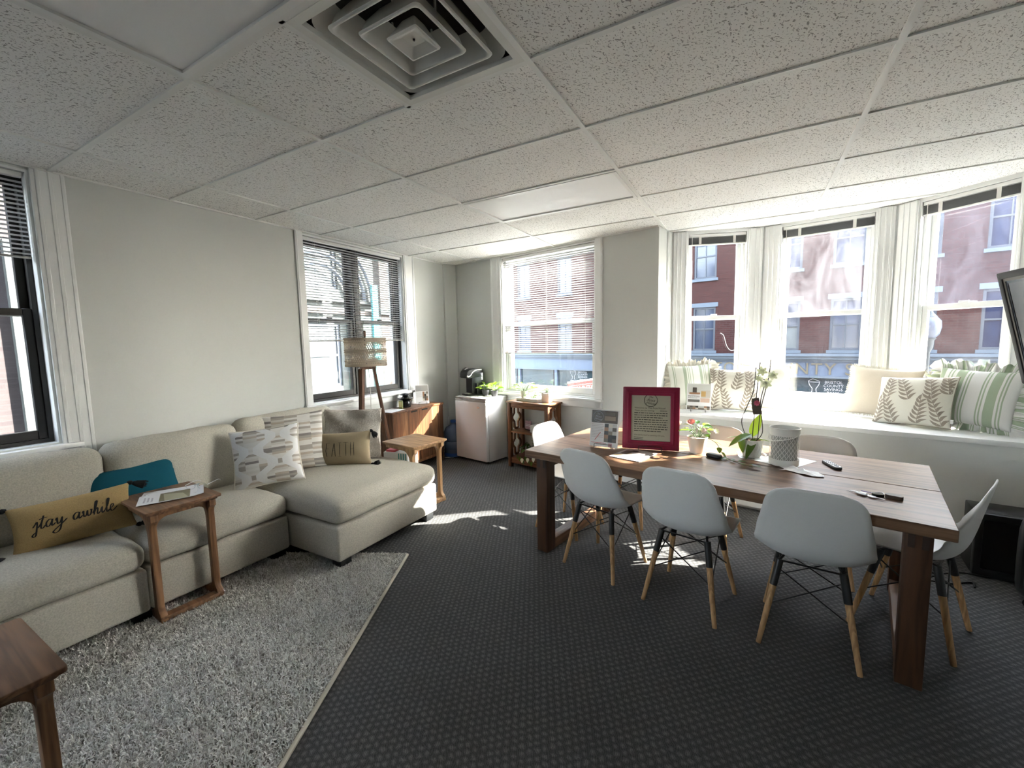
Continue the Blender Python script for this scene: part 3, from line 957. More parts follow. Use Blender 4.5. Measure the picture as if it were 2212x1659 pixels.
for i, (A, ang, L) in enumerate(FAC):
    t0, t1 = BOP[i]
    e0 = 0.0 if i != 0 else 0.0
    trim(A, ang, 0.012, t0, 0.80, zt, ridges=[(0.045, 0.018), (0.085, 0.016), (t0 - 0.014, 0.02)])
    trim(A, ang, t1, L - 0.012, 0.80, zt, ridges=[(t1 + 0.014, 0.02), (L - 0.075, 0.016), (L - 0.038, 0.018)])
    trim(A, ang, t0, t1, 0.80, 0.86, ridges=[])

# baseboards
def baseboard(nm, A, ang, x0, x1):
    w = struct(nm, A, ang)
    MB().box(x0, x1, -0.016, 0, 0, 0.20).build('board', 'white', w, bevel=0.003, seg=1)
    MB().box(x0, x1, -0.024, 0, 0.20, 0.222).build('cap', 'white', w, bevel=0.006)
baseboard('baseboard_left', AL, HP, 0.0, yl(3.72))
baseboard('baseboard_far', W(0, 0), AF, -2.80, 0.0)
baseboard('baseboard_right', W(2.75, 0.0), AF - HP, 0.0, 7.0)

# ------------------------------------------------------------------ blinds
def slat_mesh(L, w=0.025):
    mb = MB()
    pts = [(-w / 2, -0.0012), (-w / 4, 0.0012), (0, 0.0022), (w / 4, 0.0012), (w / 2, -0.0012)]
    v = [(x, y, z) for x in (0, L) for y, z in pts]
    n = len(pts)
    mb.add(v, [(i, i + 1, n + i + 1, n + i) for i in range(n - 1)])
    return mb.mesh('slat', smooth=1.0)
def blind(label, A, ang, t0, t1, ztop, zbot, yo, tilt, pitch=0.0255, wand=True, cords=3):
    t = thing('venetian_blind', label, 'blind', A, ang, 'venetian blinds')
    L = t1 - t0
    MB().box(t0, t1, yo - 0.018, yo + 0.018, ztop - 0.028, ztop).build('headrail', 'whitemetal', t, bevel=0.003, seg=1)
    me = slat_mesh(L)
    me.materials.append(MT['slat'])
    z = ztop - 0.028 - pitch
    while z > zbot + 0.022:
        s = place('slat', me, None, t, (t0, yo, z), (tilt, 0, 0))
        z -= pitch
    MB().box(t0, t1, yo - 0.013, yo + 0.013, zbot, zbot + 0.012).build('bottom_rail', 'greyplastic', t, bevel=0.003, seg=1)
    for c in range(cords):
        x = t0 + L * (0.10 + 0.80 * c / (cords - 1))
        mb = MB()
        for dy in (-0.013, 0.013):
            mb.tube([(x, yo + dy, zbot), (x, yo + dy, ztop - 0.02)], 0.0009, 4)
        mb.build('ladder_cord', 'cord', t)
    if wand:
        MB().tube([(t0 + 0.10, yo - 0.024, ztop - 0.03), (t0 + 0.115, yo - 0.028, ztop - 1.1)], 0.004, 6).build('tilt_wand', 'glass_clear', t)
def blind_up(label, A, ang, t0, t1, ztop, zbot, yo):
    t = thing('venetian_blind', label, 'blind', A, ang, 'venetian blinds')
    L = t1 - t0
    MB().box(t0, t1, yo - 0.018, yo + 0.018, ztop - 0.028, ztop).build('headrail', 'whitemetal', t, bevel=0.003, seg=1)
    mb = MB()
    z = zbot + 0.013
    while z < ztop - 0.032:
        mb.box(t0 + random.uniform(0, 0.004), t1 - random.uniform(0, 0.004), yo - 0.0125, yo + 0.0125, z, z + 0.0012)
        z += 0.0048
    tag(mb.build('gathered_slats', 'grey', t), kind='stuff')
    MB().box(t0, t1, yo - 0.014, yo + 0.014, zbot, zbot + 0.012).build('bottom_rail', 'whitemetal', t, bevel=0.003, seg=1)
    for fr in (0.2, 0.8):
        x = t0 + L * fr
        MB().box(x - 0.012, x + 0.012, yo - 0.017, yo - 0.014, zbot + 0.008, ztop - 0.024).build('ladder_tape', 'cord', t)
    MB().tube([(t0 + 0.03, yo - 0.022, ztop - 0.02), (t0 + 0.034, yo - 0.022, 1.72)], 0.003, 6).build('pull_cord', 'cord', t)
blind('half lowered white slat blind on the black window beside the sofa', AL, HP, yl(-1.375), yl(-0.105), 2.54, 2.05, 0.035, R(-14))
blind('long lowered white slat blind on the black twin window behind the lamp', AL, HP, yl(1.665), yl(2.94), 2.54, 1.545, 0.035, R(-14))
blind('long lowered white slat blind on the white window beside the fridge', W(0, 0), AF, -2.0, -0.70, 2.54, 1.355, 0.03, R(-20))
ub = ['raised slat blind on the narrow bay window by the wall corner', 'raised slat blind on the middle bay window', 'raised slat blind on the bay window nearest the television']
for (A, ang, L), (t0, t1), lb in zip(FAC, BOP, ub):
    blind_up(lb, A, ang, t0 + 0.018, t1 - 0.018, 2.545, 2.435, 0.028)

# ------------------------------------------------------------------ window seat and heater
ws = thing('window_seat', 'long white built-in window seat under the bay windows', 'window seat', W(0, 0), AF)
MB().prism([(0.0, -0.025), (2.75, -0.025), (2.75, 0.0), (2.455, 0.005), (2.455, 0.36), (1.72, 0.795), (0.74, 0.795), (0.005, 0.36)], 0.765, 0.80).build('seat_top', 'white', ws, bevel=0.004)
MB().box(0.0, 2.75, -0.012, 0.02, 0.0, 0.765).build('front_panel', 'wall', ws)
ht = thing('baseboard_heater', 'low white baseboard heater running along the window seat', 'heater', W(0, 0), AF)
MB().prism([(-0.013, 0.20), (-0.05, 0.20), (-0.075, 0.175), (-0.075, 0.165), (-0.013, 0.165)], 0.35, 2.70, Matrix(((0, 0, 1, 0), (1, 0, 0, 0), (0, 1, 0, 0), (0, 0, 0, 1)))).build('hood', 'whitemetal', ht)
MB().box(0.35, 2.70, -0.070, -0.062, 0.035, 0.145).build('front_plate', 'whitemetal', ht)
MB().box(0.36, 2.69, -0.058, -0.02, 0.05, 0.12).build('fins', 'black', ht)
MB().box(0.35, 2.70, -0.020, -0.013, 0.0, 0.20).build('back_plate', 'whitemetal', ht)
for x in (0.35, 2.67):
    MB().box(x, x + 0.03, -0.078, -0.012, 0.0, 0.203).build('end_cap', 'whitemetal', ht, bevel=0.004)
# ------------------------------------------------------------------ the street outside
tag(MB().box(-60, 60, -40, 90, -3.4, -3.2).build('street', 'asphalt', loc=(0, 0, 0)), 'grey asphalt street below the windows', None, kind='structure')
tag(MB().box(-40, 40, 10.2, 13, -3.2, -3.05).build('sidewalk', 'pavement', loc=W(0, 0), rot=AF), 'pale concrete pavement in front of the bank', None, kind='structure')
DB = 13.0
# storeys below; unseen storeys above and row block added to cut skylight outside
EXT = [(WX - 0.27, Y0 - 0.2), (1.6, Y0 - 0.2), xy(W(3.0, 0.2)), xy(W((WX - 0.27 - OF.x) / ES.x, 0.2))]
mb = MB().prism(EXT, CEIL + 0.23, 8.6); mb.prism(EXT, -3.2, -0.13)
mb.prism([xy(W(-0.3, 0.0)), xy(W(2.8, 0.0)), xy(W(2.56, 0.46)), xy(W(1.76, 0.94)), xy(W(0.70, 0.94)), xy(W(-0.1, 0.46))], CEIL + 0.13, CEIL + 0.5)
tag(mb.build('sky_blocking_storeys', 'brick'), 'brick storeys below the room and unseen ones added above to block skylight', None, kind='structure')
nbx = thing('sky_blocking_row', 'unseen brick block added along the street row to block skylight', 'building', W(3.05, 0), AF)
MB().box(0, 13, -9, 0.2, -3.2, 8.8).build('wall', 'brick', nbx)  # unseen mass, added to keep skylight off the bank front
MB().box(-0.1, 13.1, -9.1, 0.3, 8.8, 9.0).build('parapet', 'bluestone', nbx)
bank = thing('bank_building', 'red brick bank building across the street with blue grey frieze', 'building', W(0, DB), AF)
wins = []
for c in (-14.3, -11.95, -9.5, -7.2, -5.2, -3.25, -0.62, 0.985, 2.62, 4.28, 5.9, 7.6):
    wins += [(c - 0.40, c + 0.40, 1.03, 2.66), (c - 0.40, c + 0.40, 3.72, 5.35)]
wall('wall', (0, 0, 0), 0, 10.5, 0.4, wins, z1=7.2, x0=-17.5, mat='brick', z0=0.92, parent=bank)
for k, (a, b, z0, z1) in enumerate(wins):
    f = MB()
    ringbox(f, a, b, z0, z1, 0.03, 0.12, 0.07, 0.07, 0.07, 0.07)
    fo = f.build('window', 'winwhite', bank)
    zm = (z0 + z1) / 2
    MB().box(a + 0.07, b - 0.07, 0.05, 0.10, zm - 0.025, zm + 0.025).build('meeting_rail', 'winwhite', fo)
    mu = MB().box((a + b) / 2 - 0.015, (a + b) / 2 + 0.015, 0.06, 0.095, z0 + 0.07, z1 - 0.07)
    mu.box(a + 0.07, b - 0.07, 0.06, 0.095, zm + (z1 - zm) * 0.5 - 0.012, zm + (z1 - zm) * 0.5 + 0.012)
    mu.build('muntin', 'winwhite', fo)
    MB().box(a + 0.07, b - 0.07, 0.085, 0.09, z0 + 0.07, zm).build('pane', 'bankglass' if z0 > 3 or k % 4 else 'bankshade', fo)
    MB().box(a + 0.07, b - 0.07, 0.085, 0.09, zm, z1 - 0.07).build('pane', 'bankglass', fo)
    MB().box(a - 0.06, b + 0.06, -0.05, 0.05, z0 - 0.10, z0).build('window_ledge', 'bluestone', bank)
    MB().box(a - 0.08, b + 0.08, -0.02, 0.05, z1, z1 + 0.16).build('lintel', 'bluestone', bank)
co = MB()
co.box(-17.5, 10.5, -0.30, 0.3, 0.84, 0.92); co.box(-17.5, 10.5, -0.22, 0.3, 0.74, 0.84); co.box(-17.5, 10.5, -0.12, 0.3, 0.66, 0.74)
co.build('cornice', 'bluestone', bank)
MB().box(-17.5, 10.5, -0.05, 0.3, 0.18, 0.66).build('frieze', 'frieze', bank)
MB().box(-17.5, 10.5, -0.09, 0.3, 0.12, 0.18).build('moulding', 'bluestone', bank)
x = -17.0
while x < 10:
    MB().box(x + 0.14, x + 2.16, 0.10, 0.12, -2.3, 0.12).build('shop_pane', 'storefront', bank)
    MB().box(x, x + 0.14, -0.02, 0.3, -3.1, 0.12).build('pilaster', 'frieze', bank)
    x += 2.3
MB().box(-17.5, 10.5, 0.0, 0.3, -3.1, -2.3).build('stall_riser', 'bluestone', bank)
MB().box(-17.5, 10.5, 0.12, 6.0, -3.2, 7.1).build('core', 'brick', bank)
MB().box(-17.7, 10.7, -0.2, 6.0, 7.2, 7.4).build('parapet', 'bluestone', bank)
RX = Matrix.Rotation(HP, 4, 'X')
def sgn(body, size, mat, x, z, y=-0.07, parent=bank, **kw):
    return lettering(body, size, mat, parent, Matrix.Translation((x, y, z)) @ RX, **kw)
sgn('BRISTOL COUNTY SAVINGS BANK', 0.53, 'gold', 0.52, 0.40, extrude=0.02, space=1.12)
for cx, cz in ((0.50, -0.16), (-8.85, -0.10)):
    for j, wd_ in enumerate(('BRISTOL', 'COUNTY', 'SAVINGS', 'BANK')):
        sgn(wd_, 0.125, 'oldwhite', cx + 0.26, cz + 0.13 - 0.115 * j, 0.09, align='CENTER')
    mb = MB()
    ou = [(cx - 0.42, cz + 0.16), (cx - 0.30, cz + 0.24), (cx - 0.10, cz + 0.16), (cx - 0.13, cz + 0.03), (cx - 0.20, cz - 0.09), (cx - 0.19, cz - 0.20), (cx - 0.10, cz - 0.28), (cx - 0.42, cz - 0.28), (cx - 0.31, cz - 0.20), (cx - 0.30, cz - 0.09), (cx - 0.38, cz + 0.03)]
    mb.tube([(a, 0.092, b) for a, b in ou], 0.012, 4, closed=True)
    mb.tube([(cx - 0.40, 0.092, cz + 0.13), (cx - 0.12, 0.092, cz + 0.13)], 0.012, 4)
    mb.build('urn_emblem', 'oldwhite', bank)
sgn('29 BROADWAY', 0.15, 'oldwhite', 0.58, -0.53, 0.09, space=1.1)

lp = thing('street_lamp', 'dark street lamp with a pale acorn globe outside the bay', 'street lamp', (4.02, 11.30, -3.1))
MB().lathe([(0.16, 0), (0.16, 0.3), (0.09, 0.5), (0.06, 1.0), (0.05, 4.2), (0.09, 4.3), (0.10, 4.45), (0.14, 4.5)], 14).build('post', 'lampgreen', lp, smooth=0.6)
MB().lathe([(0.11, 4.5), (0.17, 4.58), (0.20, 4.72), (0.19, 4.86), (0.12, 4.95)], 18).build('globe', plain('frosted_globe', (0.10, 0.12, 0.16), 0.3), lp, smooth=0.9)
MB().lathe([(0.13, 4.95), (0.06, 5.03), (0.03, 5.12), (0.01, 5.17)], 14).build('finial', 'lampgreen', lp, smooth=0.9)

# red banner just outside the white window
bn = thing('town_banner', 'red banner reading TAUNTON Hometown outside the white window', 'banner', W(-1.36, 0.5, 0.0), AF)
Mb = Matrix(((1, 0, 0, 0), (0, 1, 0, 0), (0.166, 0, 1, 0), (0, 0, 0, 1)))
mb = MB().box(0.0, 0.62, 0, 0.012, 0.60, 0.975, Mb); mb.build('board', 'red', bn)
mb = MB().box(0.0, 0.62, -0.004, 0, 0.955, 0.977, Mb); mb.build('border', 'paper', bn)
mb = MB().box(0.03, 0.59, -0.003, 0, 0.915, 0.919, Mb); mb.build('rule', 'paper', bn)
lettering('TAUNTON', 0.083, 'paper', bn, Mb @ Matrix.Translation((0.27, -0.004, 0.868)) @ RX, space=0.95)
lettering('Hometown', 0.083, 'paper', bn, Mb @ Matrix.Translation((0.27, -0.004, 0.805)) @ RX, space=0.95)
MB().box(0.30, 0.33, 0.012, 0.04, -3.2, 1.0).build('post', 'lampgreen', bn)

# side street: neighbours seen through the black framed windows
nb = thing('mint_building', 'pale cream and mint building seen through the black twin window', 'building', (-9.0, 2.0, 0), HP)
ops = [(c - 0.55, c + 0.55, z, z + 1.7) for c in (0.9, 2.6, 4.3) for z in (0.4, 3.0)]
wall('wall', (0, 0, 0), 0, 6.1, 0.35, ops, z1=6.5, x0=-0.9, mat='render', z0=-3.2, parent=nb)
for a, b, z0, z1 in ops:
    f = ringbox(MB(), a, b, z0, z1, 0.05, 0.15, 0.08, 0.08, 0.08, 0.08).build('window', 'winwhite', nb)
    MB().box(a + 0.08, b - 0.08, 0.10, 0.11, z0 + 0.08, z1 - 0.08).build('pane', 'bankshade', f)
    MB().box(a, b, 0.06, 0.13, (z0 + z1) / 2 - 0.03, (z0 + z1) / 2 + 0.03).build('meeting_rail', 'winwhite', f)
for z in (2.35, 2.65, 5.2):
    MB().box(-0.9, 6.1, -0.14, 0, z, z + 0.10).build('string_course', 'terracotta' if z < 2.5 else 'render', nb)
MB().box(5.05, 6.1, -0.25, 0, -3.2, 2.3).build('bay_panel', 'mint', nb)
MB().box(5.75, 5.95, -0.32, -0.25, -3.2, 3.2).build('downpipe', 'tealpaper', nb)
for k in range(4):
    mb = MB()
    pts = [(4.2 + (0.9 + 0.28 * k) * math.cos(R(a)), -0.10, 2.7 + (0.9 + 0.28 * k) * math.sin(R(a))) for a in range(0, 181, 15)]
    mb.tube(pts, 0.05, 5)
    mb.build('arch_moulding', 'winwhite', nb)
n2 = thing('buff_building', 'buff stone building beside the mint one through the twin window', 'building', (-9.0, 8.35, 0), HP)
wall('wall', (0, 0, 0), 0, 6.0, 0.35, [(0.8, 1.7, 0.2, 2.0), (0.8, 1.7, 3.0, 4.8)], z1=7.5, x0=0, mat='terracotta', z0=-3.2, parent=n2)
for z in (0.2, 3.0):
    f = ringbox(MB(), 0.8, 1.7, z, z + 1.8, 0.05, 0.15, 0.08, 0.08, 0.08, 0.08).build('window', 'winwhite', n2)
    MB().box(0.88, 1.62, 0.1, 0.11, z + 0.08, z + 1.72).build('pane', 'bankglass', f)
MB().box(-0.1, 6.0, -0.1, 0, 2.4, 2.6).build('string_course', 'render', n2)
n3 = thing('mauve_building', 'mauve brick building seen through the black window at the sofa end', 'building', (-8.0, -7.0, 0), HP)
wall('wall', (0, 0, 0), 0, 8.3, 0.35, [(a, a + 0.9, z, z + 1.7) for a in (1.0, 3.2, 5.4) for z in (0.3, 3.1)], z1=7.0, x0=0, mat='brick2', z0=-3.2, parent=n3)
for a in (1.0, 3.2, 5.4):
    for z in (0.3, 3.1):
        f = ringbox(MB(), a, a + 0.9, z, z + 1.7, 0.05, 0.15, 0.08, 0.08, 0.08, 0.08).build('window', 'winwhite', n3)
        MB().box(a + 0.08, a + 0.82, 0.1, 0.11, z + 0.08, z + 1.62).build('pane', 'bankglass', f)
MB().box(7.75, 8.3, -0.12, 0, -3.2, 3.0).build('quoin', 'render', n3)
# ------------------------------------------------------------------ sofa
def sofa():
    L0 = Vector((-2.3, 0.0, 0))
    t = thing('sectional_sofa', 'long beige chenille sectional sofa with a chaise end', 'sofa', L0)
    T = Matrix.Translation(-L0)
    def bx(nm, x0, x1, y0, y1, z0, z1, bev=0.018, mat='sofa'):
        return MB().box(x0, x1, y0, y1, z0, z1, T).build(nm, mat, t, bevel=bev, seg=3)
    bx('base_section', -2.86, -2.065, -1.80, -0.022, 0.065, 0.305)
    bx('base_section', -2.86, -2.065, -0.018, 0.790, 0.065, 0.305)
    bx('chaise_base', -2.86, -1.555, 0.798, 1.805, 0.065, 0.305)
    bx('back_frame', -2.90, -2.80, -1.80, 1.805, 0.065, 0.70, 0.03)
    def cu(nm, x0, x1, y0, y1, z0, z1, r, puff, seed, wr=0.0022, tilt=0.0, n=15):
        c = Vector(((x0 + x1) / 2, (y0 + y1) / 2, (z0 + z1) / 2))
        v, f = rbox(((x1 - x0) / 2, (y1 - y0) / 2, (z1 - z0) / 2), r, n, puff, wr, seed)
        M = T @ Matrix.Translation(c) @ Matrix.Rotation(tilt, 4, 'Y')
        o = MB().add(v, f, M).build(nm, 'sofa', t, smooth=2.0)
        return o
    cu('seat_cushion', -2.78, -2.055, -0.94, -0.022, 0.307, 0.455, 0.055, (0.012, 0.006, 0.045), 1)
    cu('seat_cushion', -2.78, -2.055, -1.80, -0.945, 0.307, 0.455, 0.055, (0.012, 0.006, 0.045), 5)
    cu('seat_cushion', -2.78, -2.055, -0.018, 0.792, 0.307, 0.455, 0.055, (0.012, 0.006, 0.045), 2)
    cu('chaise_cushion', -2.78, -1.548, 0.800, 1.808, 0.307, 0.465, 0.06, (0.012, 0.008, 0.045), 3, n=20)
    for i, (a, b) in enumerate(((-1.75, -0.86), (-0.85, 0.018), (0.025, 0.795), (0.81, 1.66))):
        cu('back_cushion', -2.81, -2.60, a, b, 0.455, 0.915 + (0.02 if i == 3 else 0), 0.075, (0.045, 0.004, 0.015), 10 + i, 0.004, R(-9))
    for x, y in ((-1.62, 0.87), (-1.62, 1.73), (-2.80, 1.73), (-2.13, 0.72), (-2.13, -0.05), (-2.80, -0.05), (-2.13, -1.7), (-2.80, -1.7)):
        MB().box(x - 0.045, x + 0.045, y - 0.045, y + 0.045, 0, 0.066, T).build('leg', 'blackplastic', t, bevel=0.006)
sofa()

# ------------------------------------------------------------------ rug
def rug():
    P = [(-1.315, 1.185), (-0.625, -0.20), (-0.30, -0.86), (-2.62, -1.96), (-3.0, -1.3), (-2.55, 0.62)]
    # near edge runs from (-1.315,1.185) towards the camera; far edge goes back under the sofa
    A = Vector((-1.315, 1.185, 0)); d1 = Vector((0.69, -1.385, 0)).normalized(); d2 = Vector((-d1.y, d1.x, 0)) * -1
    d2 = Vector((-0.905, -0.425, 0)).normalized()
    Lr, Wr = 2.5, 1.62
    d2 = Vector((d1.y, -d1.x, 0))
    ang = math.atan2(d1.y, d1.x)
    t = thing('shag_rug', 'cream and grey shag rug with a pale bound edge', 'rug', (A.x, A.y, 0), ang)
    # local x along the bound edge, local -y is the side under the sofa
    MB().box(0, Lr, -Wr, 0, 0.001, 0.009).build('backing', 'rugbase', t)
    MB().box(0, Lr, -0.012, 0.006, 0.001, 0.013).build('binding', 'rugedge', t, bevel=0.003)
    MB().box(-0.008, 0.008, -Wr, 0, 0.001, 0.012).build('binding', 'rugedge', t, bevel=0.003)
    N = 150000
    px = rng.uniform(0.008, Lr - 0.01, N * 2); py = rng.uniform(-Wr, -0.014, N * 2)
    # only where it can show: outside the sofa's footprint
    wx = A.x + d1.x * px + (-d1.y) * py; wy = A.y + d1.y * px + d1.x * py
    keep = ~((wx < -2.16) | ((wx < -1.66) & (wy > 0.90)))
    px, py = px[keep][:N], py[keep][:N]
    n = len(px)
    az = rng.uniform(0, 2 * np.pi, n)
    ln = rng.uniform(0.014, 0.027, n); lean = rng.uniform(0.1, 1.2, n); wd_ = rng.uniform(0.0024, 0.0050, n)
    # clumps share a lean so the pile parts and swirls
    ca = np.sin(px * 23 + 3 * np.sin(py * 9)) + np.cos(py * 27 + 2 * np.sin(px * 11))
    az = az + ca * 0.3
    dx, dy = np.cos(az), np.sin(az)
    ox, oy = -dy, dx
    z0 = np.full(n, 0.008)
    mid = np.stack([px + dx * ln * np.sin(lean) * 0.35, py + dy * ln * np.sin(lean) * 0.35, z0 + ln * 0.62 * np.cos(lean * 0.6)], 1)
    tip = np.stack([px + dx * ln * np.sin(lean), py + dy * ln * np.sin(lean), z0 + ln * np.cos(lean) * 0.85 + 0.002], 1)
    base = np.stack([px, py, z0], 1)
    off = np.stack([ox * wd_ / 2, oy * wd_ / 2, np.zeros(n)], 1)
    V = np.stack([base - off, base + off, mid - off, mid + off, tip - off * 0.7, tip + off * 0.7], 1).reshape(-1, 3)
    b = np.arange(n)[:, None] * 6
    F = np.concatenate([b + np.array([[0, 1, 3, 2]]), b + np.array([[2, 3, 5, 4]])], 1).reshape(-1, 4)
    tone = np.clip(rng.normal(0.48, 0.30, n), 0, 1)
    o = quadmesh('pile', V, F, np.repeat(tone, 6), 'rugpile', t)
    o['kind'] = 'stuff'

def quadmesh(name, V, F, tone, mat, parent):
    me = bpy.data.meshes.new(name)
    nf = len(F)
    me.vertices.add(len(V)); me.vertices.foreach_set('co', V.astype(np.float32).ravel())
    me.loops.add(nf * 4); me.loops.foreach_set('vertex_index', F.astype(np.int32).ravel())
    me.polygons.add(nf)
    me.polygons.foreach_set('loop_start', np.arange(0, nf * 4, 4, dtype=np.int32))
    me.update(calc_edges=True)
    a = me.attributes.new('tone', 'FLOAT', 'POINT')
    a.data.foreach_set('value', tone.astype(np.float32))
    me.polygons.foreach_set('use_smooth', np.ones(nf, dtype=bool))
    me.validate()
    return place(name, me, mat, parent)
rug()

# ------------------------------------------------------------------ C-shaped side tables
def c_table(label, loc, rz, woods, depth=0.42, width=0.335, h=0.645, lip=True):
    """front (the two posts) faces local +x; the top reaches back over local -x"""
    t = thing('side_table', label, 'side table', loc, rz, 'C-shaped wooden side tables')
    wl, wz = woods
    hw = width / 2
    # side profile in (x, z); x = 0 is the front of the posts
    def arc(cx, cz, r, a0, a1, n=6):
        return [(cx + r * math.cos(R(a0 + (a1 - a0) * k / n)), cz + r * math.sin(R(a0 + (a1 - a0) * k / n))) for k in range(n + 1)]
    zt = h - 0.028
    prof = [(0.035, 0.0), (0.035, 0.02)] + arc(0.048, 0.095, 0.05, 255, 180, 5)[1:] + [(0.0, zt - 0.085)] + arc(0.05, zt - 0.085, 0.05, 180, 110, 5)[1:] + [(0.032, zt - 0.03), (0.032, zt)]
    prof += [(-depth + 0.03, zt), (-depth + 0.03, zt - 0.028), (-0.17, zt - 0.030)] + arc(-0.13, zt - 0.12, 0.09, 115, 0, 6)[1:] + [(-0.042, 0.11)] + arc(-0.092, 0.10, 0.05, 0, -85, 5)[1:] + [(-depth + 0.06, 0.042), (-depth + 0.06, 0.0)]
    Mx = Matrix(((1, 0, 0, 0), (0, 0, 1, 0), (0, 1, 0, 0), (0, 0, 0, 1)))
    for s in (-1, 1):
        y0 = s * hw - (0.034 if s > 0 else 0.0)
        MB().prism(prof, y0, y0 + 0.034, Mx).build('leg', wz, t, bevel=0.004, seg=2)
    # arched front apron
    ap = [(-hw + 0.034, zt), (hw - 0.034, zt), (hw - 0.034, zt - 0.085)] + arc(hw - 0.034 - 0.055, zt - 0.085, 0.055, 0, 90, 6)[1:] + arc(-hw + 0.034 + 0.055, zt - 0.085, 0.055, 90, 180, 6) [:-1] + [(-hw + 0.034, zt - 0.085)]
    My = Matrix(((0, 0, 1, 0), (1, 0, 0, 0), (0, 1, 0, 0), (0, 0, 0, 1)))
    MB().prism(ap, -0.038, -0.004, My).build('apron', wz, t, bevel=0.003)
    MB().box(-0.02, 0.034, -hw, hw, 0.0, 0.036).build('foot_rail', wl, t, bevel=0.006)
    zz = zt
    mb = MB()
    mb.prism(rrect(depth + 0.02, width + 0.02, 0.01, 3, -depth / 2 + 0.03, 0), zz, zz + 0.012)
    mb.prism(rrect(depth + 0.05, width + 0.05, 0.012, 3, -depth / 2 + 0.03, 0), zz + 0.0121, zz + 0.028)
    mb.build('top', wl, t, bevel=0.006, seg=3)
    return t
c_table('walnut side table standing at the sofa, brochures lying on it', (-1.99, 0.135, 0.012), R(-3), ('walnut_x', 'walnut_z'), h=0.635, depth=0.40, width=0.31)
c_table('honey coloured side table standing beyond the chaise', (-1.80, 1.985, 0.0), R(-7), ('honey_x', 'honey_z'), h=0.60, depth=0.40, width=0.36)
c_table('walnut side table cut off at the near corner of the rug', (-0.905, -0.785, 0.0), R(0), ('walnut_x', 'walnut_z'), h=0.63, depth=0.40, width=0.30)

# ------------------------------------------------------------------ dining table
def dining_table():
    L, D, H = 2.13, 1.07, 0.742
    t = thing('dining_table', 'long brown oak dining table with a split plank top', 'table', W(-0.245, -1.81), AF)
    g = 0.534
    for a, b in ((0, g - 0.0025), (g + 0.0025, D)):
        MB().box(0, L, a, b, H - 0.05, H).build('plank', 'table_x', t, bevel=0.003, seg=1)
    for x0 in (0.06, L - 0.06 - 0.09):
        for y0 in (0.055, D - 0.055 - 0.10):
            lg = MB().box(x0, x0 + 0.09, y0, y0 + 0.10, 0, H - 0.05).build('leg', 'table_z', t, bevel=0.004)
            for kx in (0, 2):
                MB().box(x0 + 0.012 + kx * 0.022, x0 + 0.034 + kx * 0.022, y0 - 0.0008, y0 + 0.1008, H - 0.125, H - 0.055).build('finger_joint', 'table_dark', lg)
        MB().box(x0 + 0.004, x0 + 0.086, 0.155, D - 0.155, 0.0, 0.075).build('foot_beam', 'table_y', t, bevel=0.004)
        MB().box(x0 + 0.004, x0 + 0.086, 0.155, D - 0.155, H - 0.125, H - 0.05).build('top_beam', 'table_y', t, bevel=0.004)
    return t
dining_table()

